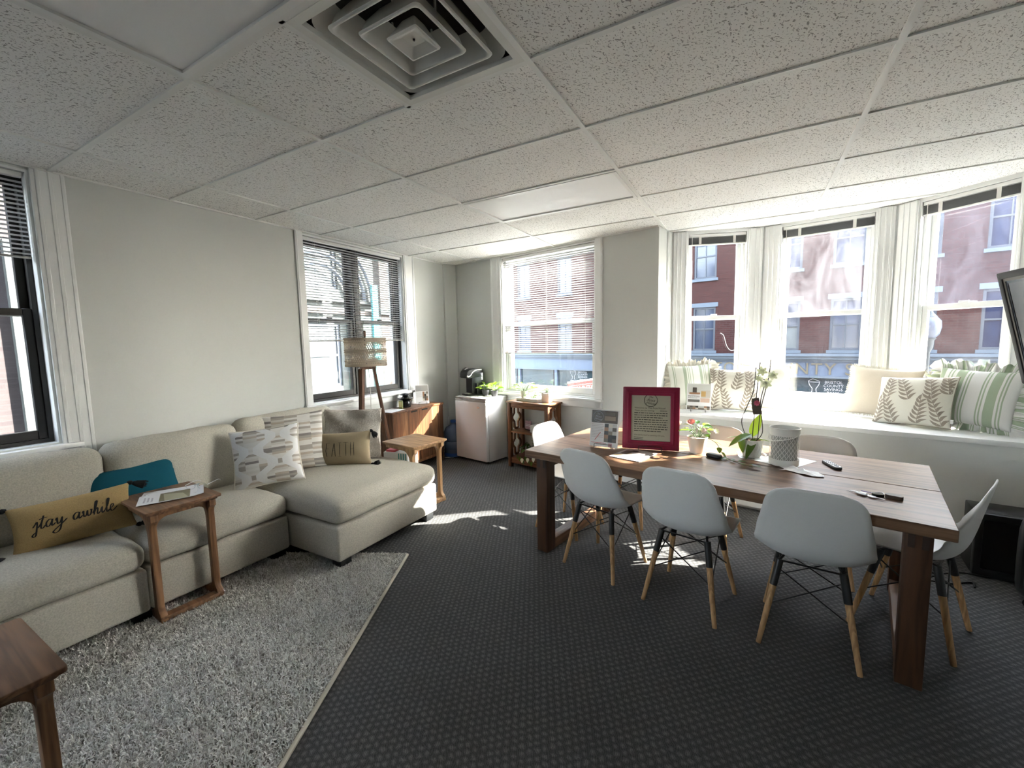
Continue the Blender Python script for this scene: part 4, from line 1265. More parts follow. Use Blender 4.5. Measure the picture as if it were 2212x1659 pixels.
# ------------------------------------------------------------------ moulded shell chairs
def chair_master():
    t = thing('shell_chair', 'x', 'chair', (0, 0, 0), 0, 'white moulded shell chairs at the dining table')
    prof = [(0.232, 0.424), (0.215, 0.440), (0.17, 0.447), (0.09, 0.440), (0.01, 0.430), (-0.07, 0.426), (-0.125, 0.436), (-0.165, 0.463), (-0.195, 0.510), (-0.212, 0.57), (-0.226, 0.64), (-0.240, 0.71), (-0.253, 0.775), (-0.262, 0.822)]
    P = smooth_path(prof, 3)
    n = len(P)
    s = np.cumsum([0] + [np.linalg.norm(P[i + 1] - P[i]) for i in range(n - 1)])
    tot = s[-1]
    def hw(q):
        f = q / tot
        w = np.interp(f, [0, 0.10, 0.30, 0.45, 0.55, 0.70, 0.85, 1.0], [0.205, 0.218, 0.230, 0.236, 0.238, 0.224, 0.200, 0.178])
        r = 0.085
        d = tot - q
        if d < r: w = w - r + math.sqrt(max(0, r * r - (r - d) ** 2))
        r = 0.06
        if q < r: w = w - r + math.sqrt(max(0, r * r - (r - q) ** 2))
        return w
    NU = 16
    def fn(a, b):
        i = min(n - 1, int(round(b * (n - 1))))
        p = P[i]
        q = s[i]
        u = a * 2 - 1
        f = q / tot
        side = abs(u) ** 2.6
        rise = np.interp(f, [0, 0.15, 0.35, 0.5, 0.62, 0.8, 1.0], [0.004, 0.022, 0.050, 0.050, 0.018, 0.0, 0.0])
        fwd = np.interp(f, [0, 0.4, 0.52, 0.65, 0.8, 0.93, 1.0], [0.0, 0.015, 0.060, 0.062, 0.030, 0.010, 0.004])
        return (u * hw(q), p[0] + fwd * side, p[1] + rise * side)
    MB().grid(fn, NU, n - 1).build('shell', 'shell', t, smooth=2.0, solid=0.006)
    feet = [(sx * 0.195, sy * 0.195 - 0.005) for sx, sy in ((1, 1), (-1, 1), (-1, -1), (1, -1))]
    tops = [(sx * 0.125, sy * 0.105 - 0.01, 0.405) for sx, sy in ((1, 1), (-1, 1), (-1, -1), (1, -1))]
    for (fx, fy), (tx, ty, tz) in zip(feet, tops):
        a, b = Vector((tx, ty, tz)), Vector((fx, fy, 0.0))
        d = b - a
        lg = MB().tube([a + d * 0.02, a + d * 0.5, b], [0.0155, 0.0145, 0.0115], 12).build('leg', 'beech', t, smooth=0.9)
        MB().tube([a - d * 0.02, a + d * 0.29], [0.0175, 0.0172], 10).build('sleeve', 'black', lg, smooth=0.9)
    for i in range(4):
        j = (i + 1) % 4
        a, b = Vector(tops[i]), Vector((*feet[i], 0))
        c, d = Vector(tops[j]), Vector((*feet[j], 0))
        MB().tube([a + (b - a) * 0.08, c + (d - c) * 0.52], 0.0035, 6).build('brace_rod', 'black', t)
        MB().tube([c + (d - c) * 0.08, a + (b - a) * 0.52], 0.0035, 6).build('brace_rod', 'black', t)
    mb = MB()
    for sx in (-1, 1):
        mb.tube([(sx * 0.125, 0.10, 0.41), (sx * 0.11, 0.06, 0.428), (sx * 0.11, -0.08, 0.42), (sx * 0.125, -0.115, 0.41)], 0.006, 6)
    mb.tube([(0.125, 0.095, 0.408), (-0.125, 0.095, 0.408)], 0.005, 6)
    mb.tube([(0.125, -0.115, 0.408), (-0.125, -0.115, 0.408)], 0.005, 6)
    mb.build('mount', 'black', t)
    return t
CH = [  # s, n, facing angle relative to the table (0 = towards the street), label
    (0.28, -1.61, -7, 'white shell chair with its back to the room, in front of the leaning sign card'),
    (0.85, -1.66, -1.5, 'white shell chair with its back to the room, middle of the three'),
    (1.412, -1.625, 5, 'white shell chair with its back to the room, nearest the keys'),
    (1.800, -1.235, 76, 'white shell chair at the table end beside the black case'),
    (0.085, -0.815, 180, 'white shell chair on the window side, behind the leaning sign card'),
    (0.715, -0.855, 178, 'white shell chair on the window side, behind the flowering pot'),
    (1.375, -0.850, 183, 'white shell chair on the window side, behind the remote control'),
    (-0.215, -1.265, -92, 'white shell chair at the table end beside the carved shelf'),
]
ch0 = chair_master()
for i, (s, n_, a, lb) in enumerate(CH):
    o = ch0 if i == 0 else copy_tree(ch0)
    o.location = W(s, n_)
    o.rotation_euler = (0, 0, AF + R(a))
    o['label'] = lb

# ------------------------------------------------------------------ sideboard
def sideboard():
    x0, x1, y0, y1, H = -2.905, -2.645, 2.40, 3.27, 0.752
    t = thing('sideboard', 'low acacia wood sideboard under the twin window', 'sideboard', (x0, y0, 0))
    D, Lw = x1 - x0, y1 - y0
    MB().box(-0.004, D + 0.008, -0.008, Lw + 0.008, H - 0.022, H).build('top', 'acacia1', t, bevel=0.003)
    MB().box(0, D - 0.022, 0.016, Lw - 0.016, 0.12, H - 0.023).build('carcass', 'acacia3', t)
    for yy, nm in ((0.0, 0), (Lw - 0.016, 1)):
        x = 0.0
        for j, m in enumerate(('acacia3', 'acacia1', 'acacia3')):
            w = D / 3
            MB().box(x + 0.0006, x + w - 0.0006, yy, yy + 0.016, 0.12, H - 0.0225).build('side_plank', m, t)
            x += w
    for k in range(2):
        a = 0.018 + k * (Lw - 0.036) / 2
        b = a + (Lw - 0.036) / 2 - 0.003
        dr = MB().box(D - 0.021, D - 0.010, a + 0.001, b - 0.001, 0.125, H - 0.024).build('door', 'acacia1', t)
        y = a
        for j, m in enumerate((('acacia1', 'acacia2', 'acacia1', 'acacia1') if k == 0 else ('acacia1', 'acacia3', 'acacia2', 'acacia3'))):
            w = (b - a) * (0.30, 0.22, 0.26, 0.22)[j]
            MB().box(D - 0.010, D, y + 0.0006, y + w - 0.0006, 0.125, H - 0.024).build('plank', m, dr)
            y += w
        c = b - 0.09 if k == 0 else a + 0.09
        MB().box(D - 0.006, D + 0.0015, c - 0.05, c + 0.05, H - 0.043, H - 0.026).build('finger_pull', 'darkvoid', dr)
    MB().box(0.02, D - 0.02, 0.01, Lw - 0.01, 0.085, 0.119).build('bottom_rail', 'acacia2', t)
    for x in (0.002, D - 0.042):
        for y in (0.002, Lw - 0.042):
            MB().box(x, x + 0.04, y, y + 0.04, 0, 0.12).build('leg', 'acacia3', t, bevel=0.003)
sideboard()

# ------------------------------------------------------------------ floor lamp
def lamp():
    c = Vector((-2.60, 2.035, 0))
    t = thing('floor_lamp', 'wooden tripod floor lamp with a macrame drum shade', 'floor lamp', c)
    apex = 1.27
    def leg(foot, top):
        a, b = Vector(top), Vector(foot)
        d = (b - a)
        z = -d.normalized()
        x = Vector((-foot[1], foot[0], 0)).normalized()
        y = z.cross(x)
        M = Matrix((x, y, z)).transposed().to_4x4()
        M.translation = a
        MB().box(-0.02, 0.02, -0.014, 0.014, -d.length, 0, M).build('leg', 'lampwood', t, bevel=0.003)
    leg((0.06, -0.20, 0), (0.02, -0.085, apex))
    leg((0.12, 0.24, 0), (0.02, 0.075, apex))
    leg((-0.20, 0.03, 0), (-0.06, 0.0, apex))
    MB().prism([(0.035, -0.11), (0.035, 0.10), (-0.08, 0.02), (-0.08, -0.02)], apex - 0.012, apex + 0.012).build('hub', 'lampwood', t, bevel=0.003)
    MB().tube([(0, 0, apex), (0, 0, 1.62)], 0.008, 8).build('stem', 'black', t)
    MB().tube([(0, 0, 1.585), (0, 0, 1.645)], 0.012, 8).build('finial', 'lampwood', t)
    r, z0, z1 = 0.198, 1.292, 1.572
    sh = MB().ring([((r + 0.004) * math.cos(2 * PI * k / 48), (r + 0.004) * math.sin(2 * PI * k / 48)) for k in range(48)], [((r - 0.004) * math.cos(2 * PI * k / 48), (r - 0.004) * math.sin(2 * PI * k / 48)) for k in range(48)], z1 - 0.02, z1)
    ro = sh.build('shade', 'macrame', t)
    MB().ring([((r + 0.004) * math.cos(2 * PI * k / 48), (r + 0.004) * math.sin(2 * PI * k / 48)) for k in range(48)], [((r - 0.004) * math.cos(2 * PI * k / 48), (r - 0.004) * math.sin(2 * PI * k / 48)) for k in range(48)], z0, z0 + 0.02).build('hoop', 'macrame', ro)
    # knotted cord net: two families of spirals, looser in two bands
    mb = MB()
    NC, NS = 64, 16
    for fam in (1, -1):
        for q in range(NC):
            L, Q = [], []
            for j in range(NS + 1):
                f = j / NS
                zz = z0 + 0.012 + (z1 - z0 - 0.024) * f
                band = max(math.exp(-((f - 0.70) / 0.085) ** 2), math.exp(-((f - 0.33) / 0.085) ** 2))
                w = 0.0105 * (1 - 0.55 * band)
                a = 2 * PI * q / NC + fam * f * 0.62
                rr = r + fam * 0.0015
                da = w / 2 / rr
                L.append((rr * math.cos(a - da), rr * math.sin(a - da), zz)); Q.append((rr * math.cos(a + da), rr * math.sin(a + da), zz))
            n = NS + 1
            mb.add(L + Q, [(i, i + 1, n + i + 1, n + i) for i in range(NS)])
    tag(mb.build('cord_net', 'macrame', ro), kind='stuff')
    for zz in (z0 + 0.095 - 0.045, z0 + 0.095 + 0.045, z0 + 0.20 - 0.04, z0 + 0.20 + 0.04):
        MB().tube([((r + 0.003) * math.cos(2 * PI * k / 40), (r + 0.003) * math.sin(2 * PI * k / 40), zz) for k in range(40)], 0.0045, 5, closed=True).build('cord_band', 'macrame', ro)
    mb = MB()
    for k in range(3):
        a = 2 * PI * k / 3
        mb.tube([(0, 0, z1 - 0.015), (r * math.cos(a), r * math.sin(a), z1 - 0.01)], 0.003, 5)
    mb.build('spider', 'black', t)
    MB().lathe([(0.018, 1.33), (0.03, 1.40), (0.028, 1.44), (0.01, 1.47)], 12).build('bulb', 'paper', t, smooth=0.9)
    MB().tube([(0.03, 0.0, 1.26), (0.035, 0.005, 1.0), (0.03, -0.005, 0.6), (0.03, 0, 0.02)], 0.003, 5).build('cord', 'cord', t)
lamp()

# ------------------------------------------------------------------ fridge
def fridge():
    t = thing('mini_fridge', 'small white refrigerator in the far corner', 'fridge', W(-2.49, -0.425), AF)
    Wd, D, H = 0.545, 0.39, 0.82
    MB().box(0, Wd, 0.05, D, 0.02, H - 0.012).build('cabinet', 'fridge', t, bevel=0.006)
    MB().box(-0.002, Wd + 0.002, 0.012, D + 0.002, H - 0.014, H).build('top', 'fridge', t, bevel=0.004)
    dr = MB().box(0, Wd, 0.0, 0.046, 0.03, H - 0.05).build('door', 'fridge', t, bevel=0.010, seg=3)
    MB().prism([(0.0, 0), (Wd, 0), (Wd, 0.028), (0.40, 0.028), (0.33, 0.012), (0.0 + 0.12, 0.010), (0.06, 0.028), (0.0, 0.028)], 0.004, 0.044, Matrix(((1, 0, 0, 0), (0, 0, 1, 0), (0, 1, 0, H - 0.048), (0, 0, 0, 1)))).build('handle_strip', 'greyplastic', dr, bevel=0.003)
    MB().lathe([(0.018, 0), (0.018, 0.003), (0.012, 0.004)], 16, Matrix.Translation((0.42, 0.0, H - 0.115)) @ Matrix.Rotation(HP, 4, 'X') @ Matrix.Diagonal((1.4, 0.75, 1, 1))).build('badge', 'steel', dr)
    for x in (0.03, Wd - 0.07):
        MB().box(x, x + 0.04, 0.06, 0.10, 0, 0.022).build('foot', 'blackplastic', t)
fridge()

# ------------------------------------------------------------------ carved shelf
def shelf():
    t = thing('carved_shelf', 'brown wooden shelf with pierced keyhole sides under the white window', 'shelf', W(-1.705, -0.30), AF)
    Wd, D, H = 0.59, 0.275, 0.80
    MB().box(-0.015, Wd + 0.015, -0.012, D + 0.005, H - 0.018, H).build('top', 'shelf_x', t, bevel=0.003)
    for x in (0, Wd - 0.045):
        for y in (0, D - 0.045):
            MB().box(x, x + 0.045, y, y + 0.045, 0, H - 0.018).build('post', 'shelf', t, bevel=0.003)
    for y in (0.006, D - 0.03):
        MB().box(0.045, Wd - 0.045, y, y + 0.024, H - 0.075, H - 0.018).build('rail', 'shelf_x', t, bevel=0.002)
        MB().box(0.045, Wd - 0.045, y, y + 0.024, 0.05, 0.10).build('rail', 'shelf_x', t, bevel=0.002)
    for z in (0.42, 0.10):
        MB().box(0.01, Wd - 0.01, 0.01, D - 0.01, z, z + 0.02).build('shelf_board', 'shelf_x', t, bevel=0.002)
    for x in (0.010, Wd - 0.034):
        MB().box(x, x + 0.024, 0.045, D - 0.045, H - 0.060, H - 0.018).build('side_rail', 'shelf', t)
        for z0, z1 in ((0.44, H - 0.060), (0.12, 0.42)):
            hgt = z1 - z0
            # keyhole outline: round shoulders, wide belly
            f = [(-0.0, 1.0), (0.030, 0.985), (0.048, 0.90), (0.050, 0.70), (0.082, 0.60), (0.090, 0.50), (0.082, 0.40), (0.050, 0.30), (0.048, 0.10), (0.030, 0.015), (0, 0)]
            half = [(y * (D - 0.09) / 0.185, z0 + z * hgt) for y, z in f]
            outer = half + [(-y, z) for y, z in reversed(half[1:-1])]
            cx = D / 2
            o = [np.array(p) for p in outer]
            cen = np.array([0, z0 + hgt / 2])
            n = len(o)
            inner = []
            for i in range(n):
                a, b = o[i - 1], o[(i + 1) % n]
                tt = (b - a) / (np.linalg.norm(b - a) + 1e-9)
                nn = np.array([tt[1], -tt[0]])
                if np.dot(nn, cen - o[i]) < 0 and abs(o[i][0]) > 0.06: nn = -nn if np.dot(nn, np.array([-o[i][0], 0])) < 0 else nn
                if np.dot(nn, cen - o[i]) < 0: nn = -nn
                inner.append(o[i] + nn * 0.026)
            My = Matrix(((0, 0, 1, x + 0.004), (1, 0, 0, cx), (0, 1, 0, 0), (0, 0, 0, 1)))
            MB().ring([tuple(p) for p in o], [tuple(p) for p in inner], 0, 0.018, My).build('fretwork', 'shelf', t)
shelf()

# ------------------------------------------------------------------ black things at the wall end
bx = thing('speaker_box', 'plain black speaker box standing against the window seat', 'speaker', W(2.14, -0.36), AF + R(4))
MB().box(0, 0.34, 0.05, 0.26, 0.0, 0.40).build('cabinet', 'blackplastic', bx, bevel=0.006)
MB().ring(rrect(0.34, 0.40, 0.01, 2, 0.17, 0.20), rrect(0.27, 0.32, 0.01, 2, 0.17, 0.20), 0.0, 0.05, Matrix(((1, 0, 0, 0), (0, 0, 1, 0), (0, 1, 0, 0), (0, 0, 0, 1)))).build('front_bezel', 'blackplastic', bx, bevel=0.012)
MB().box(0.03, 0.31, 0.035, 0.052, 0.03, 0.37).build('grille', 'black', bx)
cs = thing('rolling_case', 'black rounded rolling case cut off at the picture edge', 'suitcase', (2.30, 2.33, 0), R(-28))
v, f = rbox((0.20, 0.135, 0.235), 0.07, 8, (0.01, 0.012, 0.005), 0, 1, flatbot=False)
MB().add(v, f, Matrix.Translation((0, 0, 0.275))).build('shell', 'blackplastic', cs, smooth=2.0)
MB().ring(rrect(0.405, 0.475, 0.075, 5, 0, 0.275), rrect(0.385, 0.455, 0.07, 5, 0, 0.275), -0.012, 0.012, Matrix(((1, 0, 0, 0), (0, 0, 1, 0), (0, 1, 0, 0), (0, 0, 0, 1)))).build('seam_band', 'bezel', cs)
MB().tube(smooth_path([(-0.07, 0, 0.51), (-0.06, 0, 0.545), (0.06, 0, 0.545), (0.07, 0, 0.51)], 4), 0.012, 8).build('handle', 'blackplastic', cs, smooth=0.9)
for sx in (-1, 1):
    for sy in (-1, 1):
        MB().lathe([(0.028, -0.012), (0.028, 0.012)], 12, Matrix.Translation((sx * 0.14, sy * 0.09, 0.028)) @ Matrix.Rotation(HP, 4, 'X')).build('wheel', 'black', cs)
    MB().box(sx * 0.17 - 0.006, sx * 0.17 + 0.006, -0.152, -0.140, 0.12, 0.44).build('rib', 'bezel', cs)
pc = MB().tube([(p.x, p.y, p.z) for p in [Vector(q) for q in smooth_path([tuple(W(1.75, -0.55, 0.006)), tuple(W(1.95, -0.50, 0.006)), tuple(W(2.1, -0.38, 0.006)), tuple(W(2.22, -0.36, 0.006))], 6)]], 0.005, 6)
tag(pc.build('power_cable', 'black'), 'black cable lying on the carpet beside the speaker box', 'cable', 'cables on the carpet')
pc = MB().tube(smooth_path([tuple(W(1.80, -0.62, 0.006)), tuple(W(2.0, -0.60, 0.006)), tuple(W(2.12, -0.50, 0.006)), tuple(W(2.13, -0.56, 0.006))], 6), 0.005, 6)
tag(pc.build('power_cable', 'black'), 'second black cable, curling in front of the speaker box', 'cable', 'cables on the carpet')

# television on a swing arm
def tv():
    T = Vector((1.932, 2.406, 1.818)); B = Vector((2.073, 2.418, 1.22))
    up_ = (T - B).normalized()
    d = Vector((math.cos(R(-88)), math.sin(R(-88)), 0))
    nrm = d.cross(up_).normalized()          # out of the back
    if nrm.x < 0: nrm = -nrm
    d = up_.cross(nrm).normalized() * (1 if up_.cross(nrm).dot(d) > 0 else -1)
    M = Matrix((d, nrm, up_)).transposed().to_4x4()
    M.translation = B
    t = thing('television', 'flat television tilted down, cut off at the picture edge', 'television', B)
    t.matrix_world = M
    h = (T - B).length
    w = 1.02
    R3 = Matrix(((1, 0, 0, 0), (0, 0, 1, 0), (0, 1, 0, 0), (0, 0, 0, 1)))
    MB().ring(rrect(w, h, 0.008, 2, w / 2, h / 2), rrect(w - 0.07, h - 0.07, 0.004, 2, w / 2, h / 2), -0.012, 0.03, R3).build('bezel', 'bezel', t, bevel=0.004)
    MB().ring(rrect(w - 0.068, h - 0.068, 0.004, 2, w / 2, h / 2), rrect(w - 0.10, h - 0.10, 0.004, 2, w / 2, h / 2), -0.006, 0.01, R3).build('inner_strip', 'beigestrip', t)
    MB().ring(rrect(w - 0.10, h - 0.10, 0.004, 2, w / 2, h / 2), rrect(w - 0.125, h - 0.125, 0.004, 2, w / 2, h / 2), -0.003, 0.01, R3).build('screen_gap', 'blackgloss', t)
    MB().box(0.06, w - 0.06, -0.001, 0.012, 0.06, h - 0.06).build('screen', 'screen', t)
    MB().box(0.02, w - 0.02, 0.03, 0.055, 0.02, h - 0.02).build('back_cover', 'blackplastic', t, bevel=0.01)
    MB().box(w / 2 - 0.15, w / 2 + 0.15, 0.055, 0.075, h / 2 - 0.12, h / 2 + 0.12).build('mount_plate', 'black', t)
    MB().tube([(w / 2, 0.07, h / 2), (w / 2 + 0.15, 0.25, h / 2), (w / 2, 0.43, h / 2)], 0.02, 8).build('swing_arm', 'black', t)
tv()
# ------------------------------------------------------------------ cushions
def pillow(name, label, W_, H_, T_, mat, base, yaw, lean, roll=0.0, group=None, pinch=0.07, wr=0.0035, seed=0, res=26, sag=0.0, pw=0.42):
    rs = random.Random(seed)
    ph = [rs.uniform(0, 6.28) for _ in range(5)]
    def surf(u, v, side=1, off=0.0):
        x = W_ / 2 * u * (1 - pinch * (1 - v * v) * u * u)
        z = H_ / 2 * v * (1 - pinch * (1 - u * u) * v * v) - sag * (1 - u * u) * max(0, v)
        e = max(0.0, (1 - u * u)) * max(0.0, (1 - v * v))
        th = T_ / 2 * e ** pw
        edge = 1 - e
        w = wr * (math.sin(u * 5.3 + ph[0] + v * 2.0) * math.sin(v * 4.7 + ph[1]) + 0.7 * math.sin((u + v) * 9 + ph[2]) * edge + 0.6 * math.sin((u - v) * 11 + ph[3]) * edge) * (e ** 0.25)
        return (x, -side * (th + w + off), z + H_ / 2)
    mb = MB()
    def g(side):
        def fn(a, b):
            # cosine spacing: denser at the seam
            u, v = -math.cos(PI * a), -math.cos(PI * b)
            return surf(u, v, side)
        return fn
    b0 = len(mb.v)
    for side in (1, -1):
        k0 = len(mb.v)
        mb.grid(g(side), res, res, uv=True)
        for j in range(res + 1):
            for i in range(res + 1):
                u, v = -math.cos(PI * i / res), -math.cos(PI * j / res)
                mb.uv[k0 + j * (res + 1) + i] = ((u + 1) / 2, (v + 1) / 2)
    o = mb.build(name, mat, None, weld=False, smooth=3.0)
    o.location = base
    o.rotation_euler = Euler((-lean, roll, yaw), 'XYZ')
    o.rotation_mode = 'XYZ'
    # turn order: lean about its own x after yaw
    o.matrix_world = Matrix.Translation(base) @ Matrix.Rotation(yaw, 4, 'Z') @ Matrix.Rotation(-lean, 4, 'X') @ Matrix.Rotation(roll, 4, 'Y')
    tag(o, label, 'pillow', group)
    return o, surf

def rim(surf, n=120):
    pts = []
    for k in range(n):
        a = 4.0 * k / n
        s, f = int(a), a % 1
        u, v = [(-1 + 2 * f, -1), (1, -1 + 2 * f), (1 - 2 * f, 1), (-1, 1 - 2 * f)][s]
        pts.append((u, v))
    return pts

def piping(o, surf, mat, r=0.004):
    MB().tube([surf(u, v) for u, v in rim(surf, 96)], r, 6, closed=True).build('piping', mat, o, smooth=1.0)

def tassel(o, p, d, mat='blackyarn', L=0.075, seed=0):
    d = Vector(d).normalized()
    M = Matrix.Translation(p) @ d.to_track_quat('Z', 'Y').to_matrix().to_4x4()
    mb = MB()
    mb.lathe([(0.004, -0.01), (0.012, 0.0), (0.013, 0.010), (0.009, 0.016), (0.013, 0.022), (0.020, L * 0.6), (0.024, L * 0.92), (0.012, L)], 12, M)
    rs = random.Random(seed)
    for k in range(40):
        a, r = rs.uniform(0, 6.28), rs.uniform(0.008, 0.025)
        mb.tube([(r * 0.7 * math.cos(a), r * 0.7 * math.sin(a), L * 0.4), (r * math.cos(a) * 1.1, r * math.sin(a) * 1.1, L * rs.uniform(0.9, 1.18))], 0.0015, 4, M=M)
    mb.build('tassel', mat, o)

def frill(o, surf, mat, wd_=0.072, waves=40, amp=0.022, seed=0):
    pts = rim(surf, 420)
    rs = random.Random(seed)
    mb = MB()
    n = len(pts)
    P = [Vector(surf(u, v)) for u, v in pts]
    cen = sum(P, Vector()) / n
    rows = 4
    V = []
    for i, p in enumerate(P):
        a, b = P[i - 1], P[(i + 1) % n]
        t = (b - a).normalized()
        out = t.cross(Vector((0, 1, 0)))
        if out.dot(p - cen) < 0: out = -out
        cdir = (p - cen).normalized()
        out = (out * 0.6 + cdir * 0.6).normalized()
        ph = 2 * PI * waves * i / n
        for j in range(rows + 1):
            f = j / rows
            w = wd_ * (1 + 0.22 * math.sin(ph * 0.37 + 1.3) + 0.12 * math.sin(ph * 1.7))
            V.append(p + out * (w * f) + Vector((0, 1, 0)) * (amp * f * math.sin(ph) + 0.012 * f * math.sin(ph * 0.21)) - Vector((0, 0, 1)) * (0.014 * f * f if p.z > cen.z else -0.008 * f))
    m = rows + 1
    F = [(i * m + j, ((i + 1) % n) * m + j, ((i + 1) % n) * m + j + 1, i * m + j + 1) for i in range(n) for j in range(rows)]
    b0 = len(mb.v)
    mb.add(V, F)
    for i in range(n):
        for j in range(m):
            mb.uv[b0 + i * m + j] = ((i * 6.0 / n) % 1.0, j / rows)
    mb.build('frill', mat, o, smooth=2.5)

def fringe(o, surf, mat, L=0.02, n=620, seed=0):
    pts = rim(surf, n)
    rs = random.Random(seed)
    mb = MB()
    P = [Vector(surf(u, v)) for u, v in pts]
    cen = sum(P, Vector()) / n
    for i, p in enumerate(P):
        a, b = P[i - 1], P[(i + 1) % n]
        t = (b - a).normalized()
        out = t.cross(Vector((0, 1, 0)))
        if out.dot(p - cen) < 0: out = -out
        q = p + out * L * rs.uniform(0.7, 1.15) + Vector((0, rs.uniform(-.006, .006), 0)) + t * rs.uniform(-.004, .004)
        w = t * 0.0022
        s = -out * 0.006
        mb.add([p + s - w, p + s + w, q + w * 0.6, q - w * 0.6], [(0, 1, 2, 3)])
    tag(mb.build('fringe', mat, o), kind='stuff')

def face(surf, off=0.0016):
    return lambda u, v: surf(u, v, 1, off)

def yawto(th): return th + HP

# teal lumbar
o, s_ = pillow('lumbar_pillow', 'plain teal lumbar pillow leaning on the sofa back', 0.44, 0.29, 0.13, 'teal', (-2.50, 0.125, 0.51), yawto(R(-8)), R(24), R(-4), 'sofa pillows', seed=3)
piping(o, s_, 'teal')
# burlap with script lettering
o, s_ = pillow('lumbar_pillow', 'tan burlap lumbar pillow reading stay awhile with black tassels', 0.475, 0.25, 0.13, 'burlap', (-2.33, -0.205, 0.487), yawto(R(-14)), R(22), R(-3), 'sofa pillows', seed=5)
fn = face(s_)
mb = MB()
def uvw(k=1.0): return fn
SCRIPT = {  # strokes on a grid: x to the right, y up, x-height 1
    's': [[(0.0, 0.35), (0.25, 0.75), (0.42, 1.05), (0.45, 0.7), (0.40, 0.1), (0.30, -0.75), (0.10, -0.95), (-0.05, -0.75), (0.12, -0.5), (0.45, -0.25)]],
    't': [[(0.0, 0.2), (0.35, 0.9), (0.55, 1.75), (0.32, 0.7), (0.28, 0.1), (0.45, 0.0), (0.70, 0.35)], [(0.10, 1.28), (0.45, 1.42), (0.95, 1.40)]],
    'a': [[(0.62, 0.92), (0.35, 1.0), (0.08, 0.6), (0.10, 0.12), (0.32, 0.05), (0.58, 0.55), (0.68, 0.95), (0.60, 0.3), (0.68, 0.02), (0.95, 0.35)]],
    'y': [[(0.05, 0.6), (0.15, 0.95), (0.18, 0.4), (0.25, 0.08), (0.48, 0.25), (0.68, 0.95)], [(0.68, 0.95), (0.60, 0.1), (0.42, -0.8), (0.05, -1.15), (-0.25, -0.95), (0.0, -0.6), (0.7, 0.05), (1.15, 0.55)]],
    'w': [[(0.0, 0.6), (0.12, 0.95), (0.12, 0.35), (0.22, 0.05), (0.42, 0.3), (0.52, 0.9), (0.52, 0.3), (0.65, 0.05), (0.88, 0.35), (0.92, 0.85), (0.85, 0.98), (1.10, 0.85)]],
    'h': [[(0.0, 0.25), (0.35, 1.1), (0.50, 1.95), (0.36, 2.0), (0.26, 1.3), (0.14, 0.0)], [(0.16, 0.3), (0.40, 0.92), (0.55, 0.85), (0.50, 0.2), (0.60, 0.02), (0.85, 0.35)]],
    'i': [[(0.0, 0.35), (0.20, 0.95), (0.15, 0.25), (0.25, 0.02), (0.48, 0.35)], [(0.26, 1.42), (0.30, 1.50)]],
    'l': [[(0.0, 0.3), (0.35, 1.1), (0.50, 1.9), (0.36, 2.0), (0.24, 1.1), (0.20, 0.2), (0.32, 0.0), (0.55, 0.35)]],
    'e': [[(0.05, 0.40), (0.40, 0.65), (0.48, 0.95), (0.30, 1.05), (0.12, 0.65), (0.15, 0.12), (0.40, 0.0), (0.75, 0.35), (0.95, 0.55)]],
}
adv = {'s': 0.55, 't': 0.72, 'a': 0.95, 'y': 0.95, 'w': 1.05, 'h': 0.85, 'i': 0.48, 'l': 0.52, 'e': 0.8, ' ': 0.75}
x = 0.0
tot = sum(adv[c] for c in 'stay awhile')
U0, U1 = -0.66, 0.70
sc = (U1 - U0) / tot
vs_ = sc * (0.475 / 0.25) * 0.95
for c in 'stay awhile':
    for poly in SCRIPT.get(c, []):
        stroke([(U0 + (x + px + 0.10 * py) * sc, 0.02 + (py - 0.5) * vs_) for px, py in poly], 0.030, fn, mb, 6)
    x += adv[c]
mb.build('lettering', 'blackink', o)
for (u, v), d in (((-1, 1), (-1, -0.1, -0.35)), ((1, 1), (1, 0.1, -0.5)), ((-1, -1), (-0.9, -0.9, 0.1)), ((1, -1), (0.8, -0.3, 0.0))):
    tassel(o, s_(u, v), d, seed=int(u * 2 + v + 9))
# trellis and dash prints
o, s_ = pillow('square_pillow', 'grey and beige trellis print pillow, foremost on the sofa', 0.455, 0.43, 0.16, 'trellis', (-2.27, 0.80, 0.492), yawto(R(-40)), R(17), R(-5), 'sofa pillows', seed=8)
piping(o, s_, 'cream', 0.006)
o, s_ = pillow('square_pillow', 'dashed stripe print pillow partly hidden behind the trellis pillow', 0.48, 0.48, 0.16, 'dashes', (-2.42, 1.10, 0.49), yawto(R(-38)), R(16), R(-3), 'sofa pillows', seed=9)
# faux fur
o, s_ = pillow('fur_pillow', 'fluffy beige faux fur pillow behind the FAITH pillow', 0.50, 0.45, 0.16, 'furbase', (-2.30, 1.56, 0.49), yawto(R(-52)), R(13), R(1), 'sofa pillows', seed=11, pinch=0.05)
N = 16000
uu, vv = rng.uniform(-0.97, 0.97, N), rng.uniform(-0.97, 0.99, N)
base = np.array([s_(a, b, 1, -0.001) for a, b in zip(uu, vv)])
sw = np.sin(uu * 5 + 1.2) * 1.0 + np.cos(vv * 6 + uu * 3) * 0.9
dirx = np.sin(sw) * 0.8; dirz = -0.75 * np.cos(sw * 0.7) - 0.1
ln = rng.uniform(0.02, 0.042, N)
dv = np.stack([dirx, -0.45 * np.ones(N), dirz], 1) + rng.normal(0, 0.18, (N, 3))
dv /= np.linalg.norm(dv, axis=1)[:, None]
tip = base + dv * ln[:, None]; mid = base + dv * ln[:, None] * 0.5 + np.array([0, -0.006, 0])
side = np.cross(dv, np.array([0, -1, 0])); side /= (np.linalg.norm(side, axis=1)[:, None] + 1e-9)
off = side * 0.0011
V = np.stack([base - off, base + off, mid - off, mid + off, tip - off * .3, tip + off * .3], 1).reshape(-1, 3)
b = np.arange(N)[:, None] * 6
